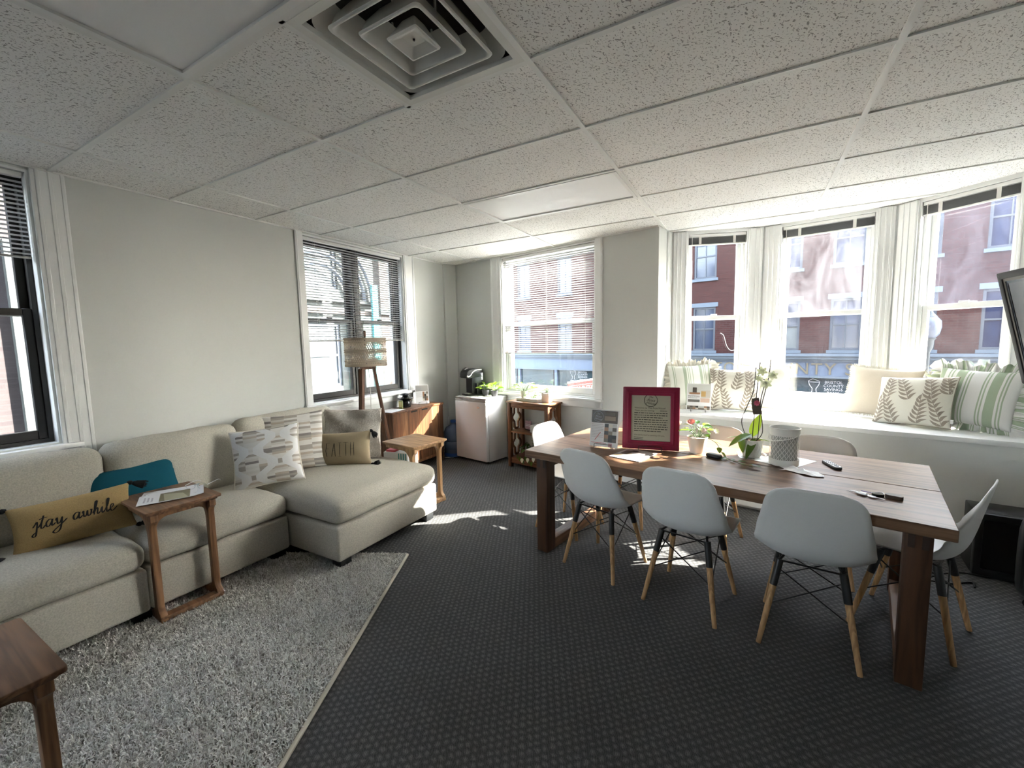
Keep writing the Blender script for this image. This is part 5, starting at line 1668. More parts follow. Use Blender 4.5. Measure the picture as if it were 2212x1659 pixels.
F = np.concatenate([b + np.array([[0, 1, 3, 2]]), b + np.array([[2, 3, 5, 4]])], 1).reshape(-1, 4)
tone = np.clip(0.5 + 0.25 * np.sin(uu * 7 + vv * 4) + rng.normal(0, 0.2, N), 0, 1)
tag(quadmesh('fur', V, F, np.repeat(tone, 6), 'fur', o), kind='stuff')
# FAITH
o, s_ = pillow('lumbar_pillow', 'tan linen lumbar pillow reading FAITH with black tassels', 0.475, 0.285, 0.13, 'linen', (-2.185, 1.365, 0.494), yawto(R(-57)), R(12), R(-1.5), 'sofa pillows', seed=13)
fn = face(s_)
mb = MB()
LET = {'F': [[(0.15, -1), (0.05, -0.2), (0.10, 0.5), (0.12, 1)], [(0.12, 1.0), (0.5, 1.0)], [(0.08, 0.18), (0.38, 0.22)]],
       'A': [[(0.0, -1), (0.15, 0.0), (0.28, 0.98)], [(0.28, 0.98), (0.36, 0.0), (0.40, -1)], [(0.10, -0.1), (0.36, -0.08)]],
       'I': [[(0.22, 1), (0.22, -0.98)], [(0.05, 1), (0.40, 1)], [(0.05, -1), (0.38, -1)]],
       'T': [[(0.20, 1), (0.19, -1)], [(-0.08, 1), (0.48, 1)]],
       'H': [[(0.05, 1), (0.03, -1)], [(0.38, 1), (0.36, -1)], [(0.05, 0.0), (0.37, 0.02)]]}
x = -0.52
for c in 'FAITH':
    for poly in LET[c]:
        stroke([(x + px * 0.33, -0.02 + py * 0.40) for px, py in poly], 0.020, fn, mb, 5)
    x += 0.215
mb.build('lettering', 'blackink', o)
for (u, v), d in (((-1, 1), (-1, -0.2, -0.3)), ((1, 1), (0.7, -0.1, -0.9)), ((1, -1), (1, -0.2, 0.1)), ((-1, -1), (-1, -0.2, 0.05))):
    tassel(o, s_(u, v), d, L=0.065, seed=int(u * 2 + v + 20))

# ---- window seat
G2 = 'pillows on the window seat'
ZS = 0.801
def leaf_print(o, surf, stems, seed=0):
    fn = face(surf, 0.0014)
    mb = MB()
    rs = random.Random(seed)
    def leaf(cx, cy, ang, L, wd_):
        n = 7
        ca, sa = math.cos(ang), math.sin(ang)
        A, B = [], []
        for k in range(n + 1):
            f = k / n
            w = wd_ * math.sin(PI * f ** 0.75) ** 0.9
            bend = 0.12 * L * math.sin(PI * f)
            for lst, sg in ((A, 1), (B, -1)):
                px, py = f * L, bend + sg * w
                q = (cx + px * ca - py * sa, cy + px * sa + py * ca)
                q = (max(-0.985, min(0.985, q[0])), max(-0.985, min(0.985, q[1])))
                lst.append(fn(*q))
        mb.add(A + B, [(i, i + 1, n + 2 + i, n + 1 + i) for i in range(n)])
    for (x0, y0, a0, L) in stems:
        n = 6
        pts = [(x0 + L * k / n * math.cos(a0 + 0.10 * k / n), y0 + L * k / n * math.sin(a0 + 0.10 * k / n)) for k in range(n + 1)]
        stroke([(max(-.98, min(.98, a)), max(-.98, min(.98, b))) for a, b in pts], 0.018, fn, mb, 3)
        for k in range(n):
            for sg in (1, -1):
                l = 0.33 * (1 - 0.30 * k / n)
                leaf(pts[k][0], pts[k][1], a0 + sg * (0.80 - 0.05 * k), l, 0.044 * (1 - 0.2 * k / n))
        leaf(pts[-1][0] - 0.02, pts[-1][1] - 0.02, a0 + 0.05, 0.22, 0.042)
    mb.build('leaf_print', 'taupe', o)
ST = [(-0.82, -0.97, R(80), 1.0), (-0.22, -0.97, R(100), 0.95), (0.36, -0.97, R(78), 1.0), (0.88, -0.97, R(99), 0.95), (-0.55, 0.02, R(84), 0.95), (0.02, -0.05, R(76), 1.0), (0.62, 0.05, R(96), 0.92), (-0.93, 0.25, R(82), 0.75)]
o, s_ = pillow('frilled_pillow', 'cream pillow with thin green stripes and frilled edge beside the wall corner', 0.42, 0.42, 0.17, 'stripe_thin', W(0.27, 0.245, ZS + 0.03), AF + R(28), R(17), R(-3), G2, seed=21)
frill(o, s_, 'cream', seed=1)
o, s_ = pillow('fringed_pillow', 'plain cream fringed pillow beside the middle bay window', 0.43, 0.42, 0.16, 'cream', W(0.815, 0.50, ZS + 0.012), AF + R(12), R(12), R(2), G2, seed=22)
fringe(o, s_, 'cream', seed=1)
o, s_ = pillow('leaf_pillow', 'white pillow printed with taupe leaves behind the flyer on its easel', 0.45, 0.41, 0.15, 'cream', W(0.625, 0.315, ZS), AF + R(15), R(15), R(1), G2, seed=23)
leaf_print(o, s_, ST, 1)
piping(o, s_, 'taupe', 0.003)
o, s_ = pillow('fringed_pillow', 'sand coloured fringed pillow below the lamp side of the middle window', 0.50, 0.42, 0.17, 'beige', W(1.645, 0.545, ZS + 0.012), AF + R(-24), R(15), R(3), G2, seed=24)
fringe(o, s_, 'cream', seed=2)
o, s_ = pillow('leaf_pillow', 'white pillow printed with taupe leaves against the wide striped pillow', 0.47, 0.40, 0.15, 'cream', W(1.845, 0.275, ZS), AF + R(-26), R(24), R(-4), G2, seed=25)
leaf_print(o, s_, [(-a, b, PI - c, d) for a, b, c, d in ST], 2)
piping(o, s_, 'taupe', 0.003)
MB().box(-0.006, 0.018, -0.004, -0.002, -0.03, 0.0).build('care_tag', 'paper', o, loc=(0.225, 0, 0.07))
o, s_ = pillow('frilled_pillow', 'frilled pillow with wide sage green stripes nearest the television', 0.46, 0.42, 0.17, 'stripe_wide', W(2.145, 0.315, ZS + 0.03), AF + R(-30), R(18), R(2), G2, seed=26)
frill(o, s_, 'stripe_wide', seed=3)
# ------------------------------------------------------------------ plants
_lf = {}
def leaf_mesh(L, wd_, curl=0.25, fold=0.12, tip=1.0):
    key = (round(L, 3), round(wd_, 3), curl, fold, tip)
    if key not in _lf:
        mb = MB()
        def fn(a, b):
            u = a * 2 - 1
            w = wd_ / 2 * (math.sin(PI * min(1, b ** 0.72)) ** 0.75) * (1 - 0.25 * b * tip)
            if b > 0.985: w *= 0.2
            return (u * w, b * L * math.cos(curl * b), abs(u) * w * fold * 2 - L * math.sin(curl * b) * b * 0.6)
        mb.grid(fn, 4, 7)
        _lf[key] = mb.mesh('leaf', smooth=2.0)
    return _lf[key]
def put_leaf(root, p, az, el, L, wd_, mat, roll=0.0, curl=0.45):
    me = leaf_mesh(L, wd_, curl).copy() if False else leaf_mesh(L, wd_, curl)
    o = bpy.data.objects.new('leaf', me)
    COL.objects.link(o)
    if not me.materials:
        me.materials.append(MT[mat])
    o.material_slots[0].link = 'OBJECT'
    o.material_slots[0].material = MT[mat]
    o.parent = root
    o.matrix_local = Matrix.Translation(p) @ Matrix.Rotation(az, 4, 'Z') @ Matrix.Rotation(el, 4, 'X') @ Matrix.Rotation(roll, 4, 'Y')
    return o
def bushy(root, c, n, rad, hgt, L, wd_, mats, seed=0, el=(10, 60), stems=True, droop=0.0):
    rs = random.Random(seed)
    sm = MB()
    for k in range(n):
        az = 2 * PI * (k * 0.382) + rs.uniform(-.3, .3)
        f = rs.uniform(0.25, 1.0)
        r = rad * f ** 0.7
        z = c[2] + hgt * (1 - 0.75 * (r / rad) ** 2) * rs.uniform(0.65, 1.0)
        p = Vector((c[0] + r * math.cos(az + HP) * 0.75, c[1] + r * math.sin(az + HP) * 0.75, z))
        e = R(rs.uniform(*el)) * (1 - 0.6 * r / rad) - droop
        put_leaf(root, p, az, e, L * rs.choice((0.85, 1.0, 1.15)), wd_ * rs.choice((0.9, 1.1)), rs.choice(mats), rs.uniform(-.5, .5))
        if stems:
            q = Vector((c[0] + (p.x - c[0]) * 0.25, c[1] + (p.y - c[1]) * 0.25, c[2] - 0.005))
            sm.tube([q, (q + p) / 2 + Vector((0, 0, 0.012)), p], 0.0014, 4)
    if stems:
        sm.build('stems', 'stem', root)
def flower(root, p, r, mat, n=9, seed=0, tilt=(0, 0)):
    rs = random.Random(seed)
    mb = MB()
    for ring, (rr, zz, m) in enumerate(((r, 0.0, n), (r * 0.7, 0.006, n - 2))):
        for k in range(m):
            a = 2 * PI * k / m + ring * 0.3
            M = Matrix.Translation(p) @ Euler((tilt[0], tilt[1], 0)).to_matrix().to_4x4() @ Matrix.Rotation(a, 4, 'Z') @ Matrix.Rotation(R(18 + 22 * ring), 4, 'X') @ Matrix.Translation((0, 0, zz))
            mb.add([(0, 0, 0), (rr * 0.28, rr * 0.5, 0.001), (rr * 0.16, rr * 0.88, 0.0), (0, rr, -0.001), (-rr * 0.16, rr * 0.88, 0.0), (-rr * 0.28, rr * 0.5, 0.001)], [(0, 1, 2, 3, 4, 5)], M)
    return mb.build('flower', mat, root)

# flowering pot on the table
ZT = 0.7425
fp = thing('flowering_plant', 'leafy plant with pink flowers in a white ribbed pot', 'plant', W(0.74, -1.20, ZT), AF)
prof = [(0.045, 0.0)]
for k in range(9):
    r = 0.045 + 0.0165 * k / 8
    prof += [(r, 0.004 + k * 0.0115), (r + 0.0012, 0.010 + k * 0.0115)]
prof += [(0.0645, 0.108), (0.060, 0.108), (0.058, 0.095)]
MB().lathe(prof, 32, cap1=False).build('pot', 'ceramic', fp, smooth=0.7)
MB().lathe([(0.0, 0.096), (0.058, 0.096)], 20, cap0=False, cap1=False).build('soil', 'soil', fp)
bushy(fp, (0, 0, 0.11), 20, 0.105, 0.10, 0.062, 0.042, ['leaf1', 'leaf1', 'leaf2', 'leaf3'], 3, (5, 45))
flower(fp, (-0.03, -0.04, 0.205), 0.030, 'pink', 11, 1, (R(35), 0))
flower(fp, (0.055, -0.06, 0.165), 0.022, 'pinkpale', 9, 2, (R(50), R(20)))
flower(fp, (0.12, -0.02, 0.16), 0.02, 'petal', 7, 3, (R(40), R(40)))
flower(fp, (-0.11, -0.01, 0.185), 0.018, 'petal', 7, 4, (R(40), R(-30)))
vine = smooth_path([(0.06, -0.02, 0.115), (0.13, -0.05, 0.09), (0.17, -0.06, 0.03), (0.21, -0.08, 0.008), (0.29, -0.14, 0.005), (0.36, -0.175, 0.006)], 5)
MB().tube(vine, 0.0018, 5).build('runner', 'stem', fp)
for i, (k, az, e, mt_) in enumerate(((4, -60, -20, 'leaf1'), (7, 200, -30, 'leaf1'), (9, -100, -45, 'leaf1'), (12, -70, -50, 'leaf3'), (14, 150, 0, 'leaf2'), (16, 215, 12, 'leaf2'), (19, -60, 8, 'leaf2'), (21, 190, 15, 'leaf2'), (23, 240, 15, 'leaf2'), (25, -100, 10, 'leaf2'))):
    p = Vector(vine[min(k, len(vine) - 1)])
    p.z = max(p.z, 0.012)
    put_leaf(fp, p, R(az), R(e), 0.05, 0.034, mt_, 0, 0.2)
st = thing('river_stone', 'smooth dark stone lying on the table among the trailing leaves', 'stone', W(0.865, -1.275, ZT), AF + R(-15))
v, f = rbox((0.045, 0.022, 0.014), 0.0138, 6, (0.004, 0.004, 0), 0.0005, 3, flatbot=False)
MB().add(v, f, Matrix.Translation((0, 0, 0.0145))).build('stone', 'stone', st, smooth=2.5)

# orchid
orc = thing('orchid', 'white orchid with dark stakes in a cream textured pot', 'plant', W(1.045, -1.115, ZT), AF)
MB().lathe([(0.048, 0.006), (0.050, 0.010), (0.064, 0.112), (0.064, 0.116), (0.059, 0.116), (0.057, 0.100)], 32, cap1=False).build('pot', 'ceramic', orc, smooth=0.7)
mb = MB()
for k in range(14):
    a = 2 * PI * k / 14
    for sg in (1, -1):
        pts = []
        for j in range(6):
            f = j / 5
            r = 0.0505 + 0.0135 * f + 0.0006
            b = a + sg * f * 0.9
            pts.append((r * math.cos(b), r * math.sin(b), 0.012 + 0.10 * f))
        mb.tube(pts, 0.0012, 4)
mb.build('raised_lattice', 'ceramic', orc)
MB().lathe([(0.0, 0.104), (0.058, 0.104)], 20, cap0=False, cap1=False).build('bark', 'bark', orc)
sa = thing('clear_saucer', 'clear plastic saucer under the orchid pot', 'saucer', W(1.045, -1.115, ZT - 0.001), AF)
MB().lathe([(0.06, 0.0005), (0.078, 0.004), (0.090, 0.018), (0.092, 0.018), (0.080, 0.003), (0.06, 0.003)], 36).build('dish', 'glass_clear', sa, smooth=0.9)
for i, (az, e, L, wd_, mt_, base) in enumerate(((150, -8, 0.20, 0.062, 'leaf1', (0, -0.01, 0.15)), (-15, 62, 0.19, 0.068, 'leaf3', (0, 0.01, 0.125)), (165, -40, 0.16, 0.05, 'leaf2', (0.02, -0.02, 0.125)), (120, 12, 0.15, 0.05, 'leaf1', (-0.01, -0.01, 0.12)), (-80, 5, 0.10, 0.045, 'leaf1', (0.02, 0, 0.115)), (175, -85, 0.12, 0.05, 'leaf1', (-0.045, -0.055, 0.14)))):
    put_leaf(orc, base, R(az), R(e), L, wd_, mt_, R(10 if i % 2 else -12), 0.35)
def stake(pts, r=0.0026):
    MB().tube(smooth_path(pts, 5), r, 6).build('stake', 'darkstake', orc)
stake([(0.02, 0.0, 0.10), (0.055, 0.0, 0.16), (0.05, 0.0, 0.25), (0.04, 0.0, 0.36), (0.06, 0, 0.48), (0.045, 0, 0.50)])
stake([(0.0, 0.0, 0.10), (0.01, 0.0, 0.30), (0.03, 0.0, 0.60)])
stake([(-0.02, -0.01, 0.10), (-0.06, -0.01, 0.22), (-0.03, -0.01, 0.33), (0.0, -0.01, 0.42), (0.01, -0.01, 0.57)])
stake([(0.03, 0.01, 0.11), (0.04, 0.01, 0.30), (0.075, 0.01, 0.50), (0.085, 0.01, 0.62)])
for k, (p, r) in enumerate((((0.045, -0.01, 0.545), 0.034), ((0.07, -0.012, 0.47), 0.036), ((0.10, 0.0, 0.52), 0.032), ((0.03, -0.015, 0.50), 0.026))):
    flower(orc, p, r, 'petal', 6, k, (R(70), R(10 * k - 15)))
tg = MB().prism([(-0.028, -0.05), (0.022, -0.055), (0.026, 0.05), (-0.012, 0.05), (-0.022, 0.02)], -0.0006, 0.0006, Matrix.Translation((0.02, -0.02, 0.33)) @ Matrix.Rotation(R(-14), 4, 'Y') @ RX).build('care_card', 'brownphoto', orc)
flower(orc, (0.025, -0.023, 0.35), 0.020, plain('rose_print', (0.45, 0.06, 0.12), 0.5), 8, 9, (HP, 0))

# lantern
ln = thing('lantern', 'white metal lantern pierced with a quatrefoil lattice', 'lantern', W(1.228, -1.185, ZT), AF)
r, h = 0.077, 0.222
MB().lathe([(0.070, 0.0), (0.076, 0.004), (r, 0.016), (r, 0.020)], 40).build('base', 'ceramic', ln, smooth=0.6)
def bandring(z0, z1, nm='band'):
    MB().lathe([(r, z0), (r, z1), (r - 0.0025, z1), (r - 0.0025, z0), (r, z0)], 48, cap0=False, cap1=False).build(nm, 'ceramic', ln, smooth=0.6)
bandring(0.018, 0.040); bandring(0.180, h)
MB().tube([(r * math.cos(2 * PI * k / 40), r * math.sin(2 * PI * k / 40), h) for k in range(40)], 0.003, 6, closed=True).build('rolled_rim', 'ceramic', ln, smooth=2)
MB().lathe([(r - 0.010, 0.02), (r - 0.010, 0.185)], 40, cap0=False, cap1=False).build('inner_sleeve', plain('lantern_inside', (0.36, 0.36, 0.33), 0.7), ln, smooth=2)
mb = MB()
NQ = 22
for fam in (1, -1):
    for q in range(NQ):
        L_, Q_ = [], []
        NJ = 28
        for j in range(NJ + 1):
            f = j / NJ
            z = 0.036 + 0.148 * f
            a = 2 * PI * q / NQ + fam * (f * 4.5 * 2 * PI / NQ) + fam * 0.035 * math.sin(f * 9 * PI * 2) * 0.6
            w = 0.0034 / 2 / r
            L_.append((r * math.cos(a - w), r * math.sin(a - w), z)); Q_.append((r * math.cos(a + w), r * math.sin(a + w), z))
        n = NJ + 1
        mb.add(L_ + Q_, [(i, i + 1, n + i + 1, n + i) for i in range(NJ)])
tag(mb.build('lattice', 'ceramic', ln), kind='stuff')
MB().tube(smooth_path([(-0.079, -0.01, 0.175), (-0.078, -0.03, 0.15), (-0.05, -0.066, 0.148), (0.0, -0.083, 0.16), (0.05, -0.066, 0.175), (0.079, -0.01, 0.19)], 6), 0.0028, 6).build('bail_handle', 'ceramic', ln, smooth=2)

# papers, napkin, remote, keys
tag(MB().box(-0.11, 0.11, -0.14, 0.14, 0, 0.0012).build('paper_sheet', 'paper', loc=W(1.225, -1.10, ZT + 0.0002), rot=AF + R(-20)), 'white paper sheet lying under the lantern', 'paper')
mb = MB()
rs = random.Random(4)
hh = [[max(0.002, 0.022 * (0.5 + 0.5 * math.sin(i * 1.9 + j * 1.3)) * (1 - ((i - 3) / 3.4) ** 2) * (1 - ((j - 2) / 2.6) ** 2)) + rs.uniform(0, 0.004) for i in range(7)] for j in range(5)]
mb.grid(lambda a, b: ((a - 0.5) * 0.19 + 0.02 * math.sin(b * 5), (b - 0.5) * 0.09 + 0.015 * math.sin(a * 6), hh[int(round(b * 4))][int(round(a * 6))]), 6, 4)
tag(mb.build('napkin', 'paper', loc=W(1.325, -1.305, ZT + 0.001), rot=AF + R(-6), smooth=0.4), 'crumpled white napkin in front of the lantern', 'napkin')
rm = thing('remote_control', 'slim black remote control lying on the far plank', 'remote', W(1.452, -1.075, ZT), AF + R(-62))
MB().prism(rrect(0.155, 0.042, 0.014, 5), 0.0, 0.016).build('body', 'blackplastic', rm, bevel=0.004)
MB().prism(rrect(0.142, 0.032, 0.010, 4), 0.0161, 0.0172).build('face', 'silver', rm)
for i in range(5):
    for j in range(3):
        MB().lathe([(0.0042, 0.0172), (0.0042, 0.0188)], 8, Matrix.Translation((-0.055 + i * 0.020, -0.010 + j * 0.010, 0))).build('button', 'blackplastic', rm)
MB().lathe([(0.012, 0.0172), (0.012, 0.019)], 16, Matrix.Translation((0.050, 0, 0))).build('dial', 'blackplastic', rm)
ky = thing('key_bunch', 'bunch of keys with a brown fob lying on the near plank', 'keys', W(1.615, -1.545, ZT), AF)
def flat(nm, poly, z0, z1, mat, x, y, a):
    return MB().prism(poly, z0, z1, Matrix.Translation((x, y, 0)) @ Matrix.Rotation(R(a), 4, 'Z')).build(nm, mat, ky, bevel=0.0006, seg=1)
flat('fob', rrect(0.064, 0.034, 0.014, 5), 0.001, 0.018, plain('taupe_fob', (0.10, 0.075, 0.055), 0.5), 0.092, 0.022, -8)
MB().tube([(0.022 * math.cos(2 * PI * k / 24) + 0.035, 0.022 * math.sin(2 * PI * k / 24) + 0.03, 0.010 + 0.004 * math.sin(4 * PI * k / 24)) for k in range(24)], 0.0016, 6, closed=True).build('ring', 'steel', ky, smooth=2)
key = rrect(0.026, 0.024, 0.010, 4) 
for x, y, a, z in ((-0.01, 0.0, -35, 0.002), (0.015, -0.02, -22, 0.005), (-0.02, 0.012, 170, 0.006)):
    flat('key', [(-0.013, -0.012), (0.008, -0.013), (0.014, -0.004), (0.046, -0.004), (0.049, 0.0), (0.046, 0.0035), (0.014, 0.004), (0.008, 0.013), (-0.013, 0.012)], z, z + 0.0022, 'steel', x, y, a)
flat('car_key', rrect(0.045, 0.03, 0.012, 4), 0.002, 0.015, 'blackgloss', 0.035, 0.012, 20)
flat('tag', rrect(0.042, 0.026, 0.004, 3), 0.006, 0.0085, plain('clear_tag', (0.55, 0.60, 0.63), 0.25), -0.025, -0.004, -30)
MB().tube(smooth_path([(-0.03, 0.02, 0.004), (-0.06, 0.012, 0.003), (-0.08, 0.02, 0.003)], 4), 0.001, 4).build('cord_loop', 'greyplastic', ky)
flat('strap', rrect(0.045, 0.008, 0.002, 2), 0.008, 0.010, plain('purple_strap', (0.10, 0.05, 0.16), 0.6), -0.005, 0.034, -8)

# ------------------------------------------------------------------ cards on easels
def easel(t, w, mat='black'):
    mb = MB()
    for sx in (-1, 1):
        mb.tube(smooth_path([(sx * w, -0.030, 0.028), (sx * w, -0.034, 0.006), (sx * w, -0.005, 0.004), (sx * w, 0.03, 0.006), (sx * w, 0.045, 0.09)], 4), 0.0022, 5)
        mb.tube([(sx * w, 0.045, 0.09), (sx * w * 0.3, 0.075, 0.004)], 0.0022, 5)
    mb.tube([(-w, 0.045, 0.09), (w, 0.045, 0.09)], 0.0022, 5)
    mb.tube(smooth_path([(-w, -0.030, 0.028), (0, -0.031, 0.030), (w, -0.030, 0.028)], 3), 0.0022, 5)
    return mb.build('wire_stand', mat, t)
def card(name, label, cat, s, n_, z, yaw, w, h, lean, group=None, th=0.004, base=None, wst=None):
    e = thing('easel', 'black wire easel under the ' + label, 'easel', base if base is not None else W(s, n_, z), yaw, 'black wire display easels')
    easel(e, wst or w * 0.30)
    c = thing(name, label, cat, base if base is not None else W(s, n_, z), yaw, group)
    c.matrix_world = Matrix.Translation(base if base is not None else W(s, n_, z)) @ Matrix.Rotation(yaw, 4, 'Z') @ Matrix.Translation((0, -0.018, 0.008)) @ Matrix.Rotation(-lean, 4, 'X')
    MB().box(-w / 2, w / 2, 0, th, 0, h).build('sheet', 'paper', c)
    return c
def pr(c, x0, x1, z0, z1, mat, nm='print', y=-0.0006):
    return MB().box(x0, x1, y, 0, z0, z1).build(nm, mat, c)
def emblem(c, cx, cz, r, mat, y=-0.0012, words=('The', 'Anya', 'House')):
    MB().tube([(cx + r * math.cos(2 * PI * k / 32), y, cz + r * math.sin(2 * PI * k / 32)) for k in range(32)], r * 0.045, 4, closed=True).build('emblem_ring', mat, c)
    for j, wd_ in enumerate(words):
        lettering(wd_, r * (0.42, 0.62, 0.55)[j], mat, c, Matrix.Translation((cx, y, cz + r * (0.52, 0.02, -0.48)[j])) @ Matrix.Rotation(R(8), 4, 'Y') @ RX, shear=0.35)
def lines(c, x0, x1, z0, dz, n_, mat, seed, y=-0.0008, hgt=0.35):
    rs = random.Random(seed)
    mb = MB()
    for k in range(n_):
        x = x0
        z = z0 - k * dz
        end = x1 - (rs.uniform(0, 0.25) * (x1 - x0) if k % 3 == 2 else rs.uniform(0, 0.05) * (x1 - x0))
        while x < end:
            w = rs.uniform(0.02, 0.075) * (x1 - x0) * 1.6
            mb.box(x, min(x + w, end), y, 0, z - dz * hgt / 2, z + dz * hgt / 2)
            x += w + 0.018 * (x1 - x0)
    return mb.build('print_lines', mat, c)
photo = [plain('photo_print_%d' % i, cc, 0.4) for i, cc in enumerate(((0.5, 0.5, 0.48), (0.09, 0.075, 0.06), (0.34, 0.18, 0.10), (0.62, 0.58, 0.50), (0.20, 0.17, 0.13), (0.02, 0.02, 0.02)))]
def mosaic(c, x0, x1, z0, z1, nx, nz, seed):
    rs = random.Random(seed)
    for i in range(nx):
        for j in range(nz):
            a, b = x0 + (x1 - x0) * i / nx, x0 + (x1 - x0) * (i + 1) / nx
            d, e = z0 + (z1 - z0) * j / nz, z0 + (z1 - z0) * (j + 1) / nz
            pr(c, a, b, d, e, photo[rs.randrange(6)], 'photo', -0.0007 - 0.0001 * ((i + j) % 2))
c1 = card('sign_card', 'sign card with a round emblem and collage of small photographs', 'sign', 0.178, -1.435, ZT, AF + R(8), 0.205, 0.262, R(10))
pr(c1, -0.096, 0.094, 0.168, 0.255, 'brownphoto')
emblem(c1, -0.048, 0.212, 0.036, 'oldwhite')
pr(c1, 0.0, 0.075, 0.222, 0.246, 'greyink', y=-0.0012); pr(c1, 0.0, 0.080, 0.186, 0.218, 'taupe', y=-0.0012)
mosaic(c1, 0.002, 0.090, 0.035, 0.165, 3, 5, 5)
lines(c1, -0.092, -0.004, 0.155, 0.011, 9, plain('faint_ink', (0.55, 0.52, 0.52), 0.7), 2)
MB().tube([(-0.025, -0.002, 0.10), (-0.065, -0.002, 0.045)], 0.0018, 5).build('pen_print', 'redpaper', c1)
lines(c1, -0.092, 0.02, 0.026, 0.010, 1, 'redpaper', 4)
pr(c1, 0.035, 0.062, 0.004, 0.028, plain('pink_stamp', (0.6, 0.32, 0.36), 0.6))

c2 = card('framed_sign', 'welcome sign in a wide magenta picture frame', 'sign', 0.465, -1.315, ZT, AF + R(20), 0.28, 0.33, R(8), base=None, wst=0.075)
for ch in list(c2.children):
    bpy.data.objects.remove(ch, do_unlink=True)
fo, fi = rrect(0.368, 0.425, 0.006, 2, 0, 0.2125), rrect(0.256, 0.312, 0.003, 2, 0, 0.2125)
M3 = Matrix(((1, 0, 0, 0), (0, 0, 1, 0), (0, 1, 0, 0), (0, 0, 0, 1)))
fr = MB().ring(fo, fi, 0.0, 0.022, M3).build('frame', 'magenta', c2, bevel=0.005)
MB().ring(rrect(0.31, 0.366, 0.004, 2, 0, 0.2125), rrect(0.285, 0.341, 0.004, 2, 0, 0.2125), -0.004, 0.004, M3).build('moulding', 'magenta', fr, bevel=0.002)
MB().ring(rrect(0.372, 0.429, 0.006, 2, 0, 0.2125), rrect(0.360, 0.417, 0.006, 2, 0, 0.2125), 0.010, 0.024, M3).build('outer_edge', 'magenta', fr)
MB().box(-0.13, 0.13, 0.012, 0.016, 0.055, 0.37).build('sheet', 'signpaper', c2)
MB().box(-0.182, 0.182, 0.022, 0.026, 0.003, 0.422).build('backing', 'brownphoto', c2)
emblem(c2, 0.0, 0.335, 0.043, 'blackink', y=0.011)
def tl(body, size, z, x=-0.108, **kw):
    lettering(body, size, 'blackink', c2, Matrix.Translation((x, 0.0112, z)) @ RX, align='LEFT', **kw)
tl('Welcome to The Anya House!', 0.0165, 0.282)
tl('Thank you for coming.', 0.0145, 0.264, shear=0.15)
sub = thing('x', None, None); bpy.data.objects.remove(sub)
pl_ = MB()
lo = lines(c2, -0.108, 0.112, 0.247, 0.0155, 9, 'blackink', 8, hgt=0.30)
lo.location = (0, 0.0122, 0)
lo = lines(c2, 0.062, 0.108, 0.264, 0.0155, 1, 'blackink', 9, hgt=0.30)
lo.location = (0, 0.0122, 0)
tl('We look forward to speaking with you,', 0.0125, 0.095)
lo = lines(c2, -0.108, -0.045, 0.078, 0.011, 2, 'blackink', 10, hgt=0.3)
lo.location = (0, 0.0122, 0)

mg = thing('magazine', 'glossy magazine lying flat before the magenta frame', 'magazine', W(0.432, -1.505, ZT), AF + R(-4))
MB().box(-0.105, 0.105, -0.135, 0.120, 0.0, 0.005).build('pages', 'paper', mg, bevel=0.001, seg=1)
MB().box(-0.105, 0.105, -0.135, 0.120, 0.0051, 0.0056).build('cover', plain('magazine_cover', (0.50, 0.47, 0.46), 0.3, var=0.3, vscale=6), mg)
for i, (x, y, w_, d_, m_) in enumerate(((-0.06, 0.02, 0.05, 0.10, 1), (-0.02, -0.04, 0.04, 0.08, 4), (-0.07, -0.08, 0.05, 0.05, 2), (-0.03, 0.07, 0.05, 0.04, 5))):
    MB().prism(rrect(w_, d_, 0.015, 4, x, y), 0.0056, 0.0061).build('cover_photo', photo[m_], mg)

c3 = card('flyer', 'white flyer with photographs leaning on the window seat', 'flyer', 0.365, 0.10, 0.801, AF + R(8), 0.215, 0.262, R(9))
pr(c3, -0.10, 0.10, 0.165, 0.255, plain('pale_photo', (0.66, 0.68, 0.64), 0.5)); pr(c3, -0.055, -0.02, 0.17, 0.225, photo[1], 'photo', -0.0011); pr(c3, -0.085, 0.01, 0.160, 0.178, photo[2], 'photo', -0.0012)
pr(c3, 0.02, 0.10, 0.13, 0.20, photo[3], 'photo', -0.0011); pr(c3, 0.02, 0.06, 0.14, 0.19, plain('ochre_print', (0.55, 0.35, 0.12), 0.5), 'photo', -0.0013)
pr(c3, -0.095, 0.01, 0.085, 0.110, 'greyink'); pr(c3, 0.015, 0.095, 0.085, 0.125, plain('peach_print', (0.66, 0.48, 0.38), 0.5))
mosaic(c3, -0.10, 0.10, 0.015, 0.05, 8, 2, 3)
lines(c3, -0.095, 0.01, 0.145, 0.010, 3, 'brownphoto', 12)
c4 = card('sign_card', 'small sign card standing on the sideboard beside the black warmer', 'sign', 0, 0, 0, R(52), 0.165, 0.235, R(10), base=Vector((-2.785, 3.05, 0.753)))
pr(c4, -0.075, 0.075, 0.155, 0.228, plain('greige_print', (0.40, 0.38, 0.35), 0.5))
emblem(c4, -0.035, 0.192, 0.030, 'oldwhite')
mosaic(c4, 0.005, 0.072, 0.035, 0.15, 3, 4, 9)
lines(c4, -0.072, -0.002, 0.145, 0.010, 7, plain('faint_ink_2', (0.55, 0.52, 0.52), 0.7), 6)

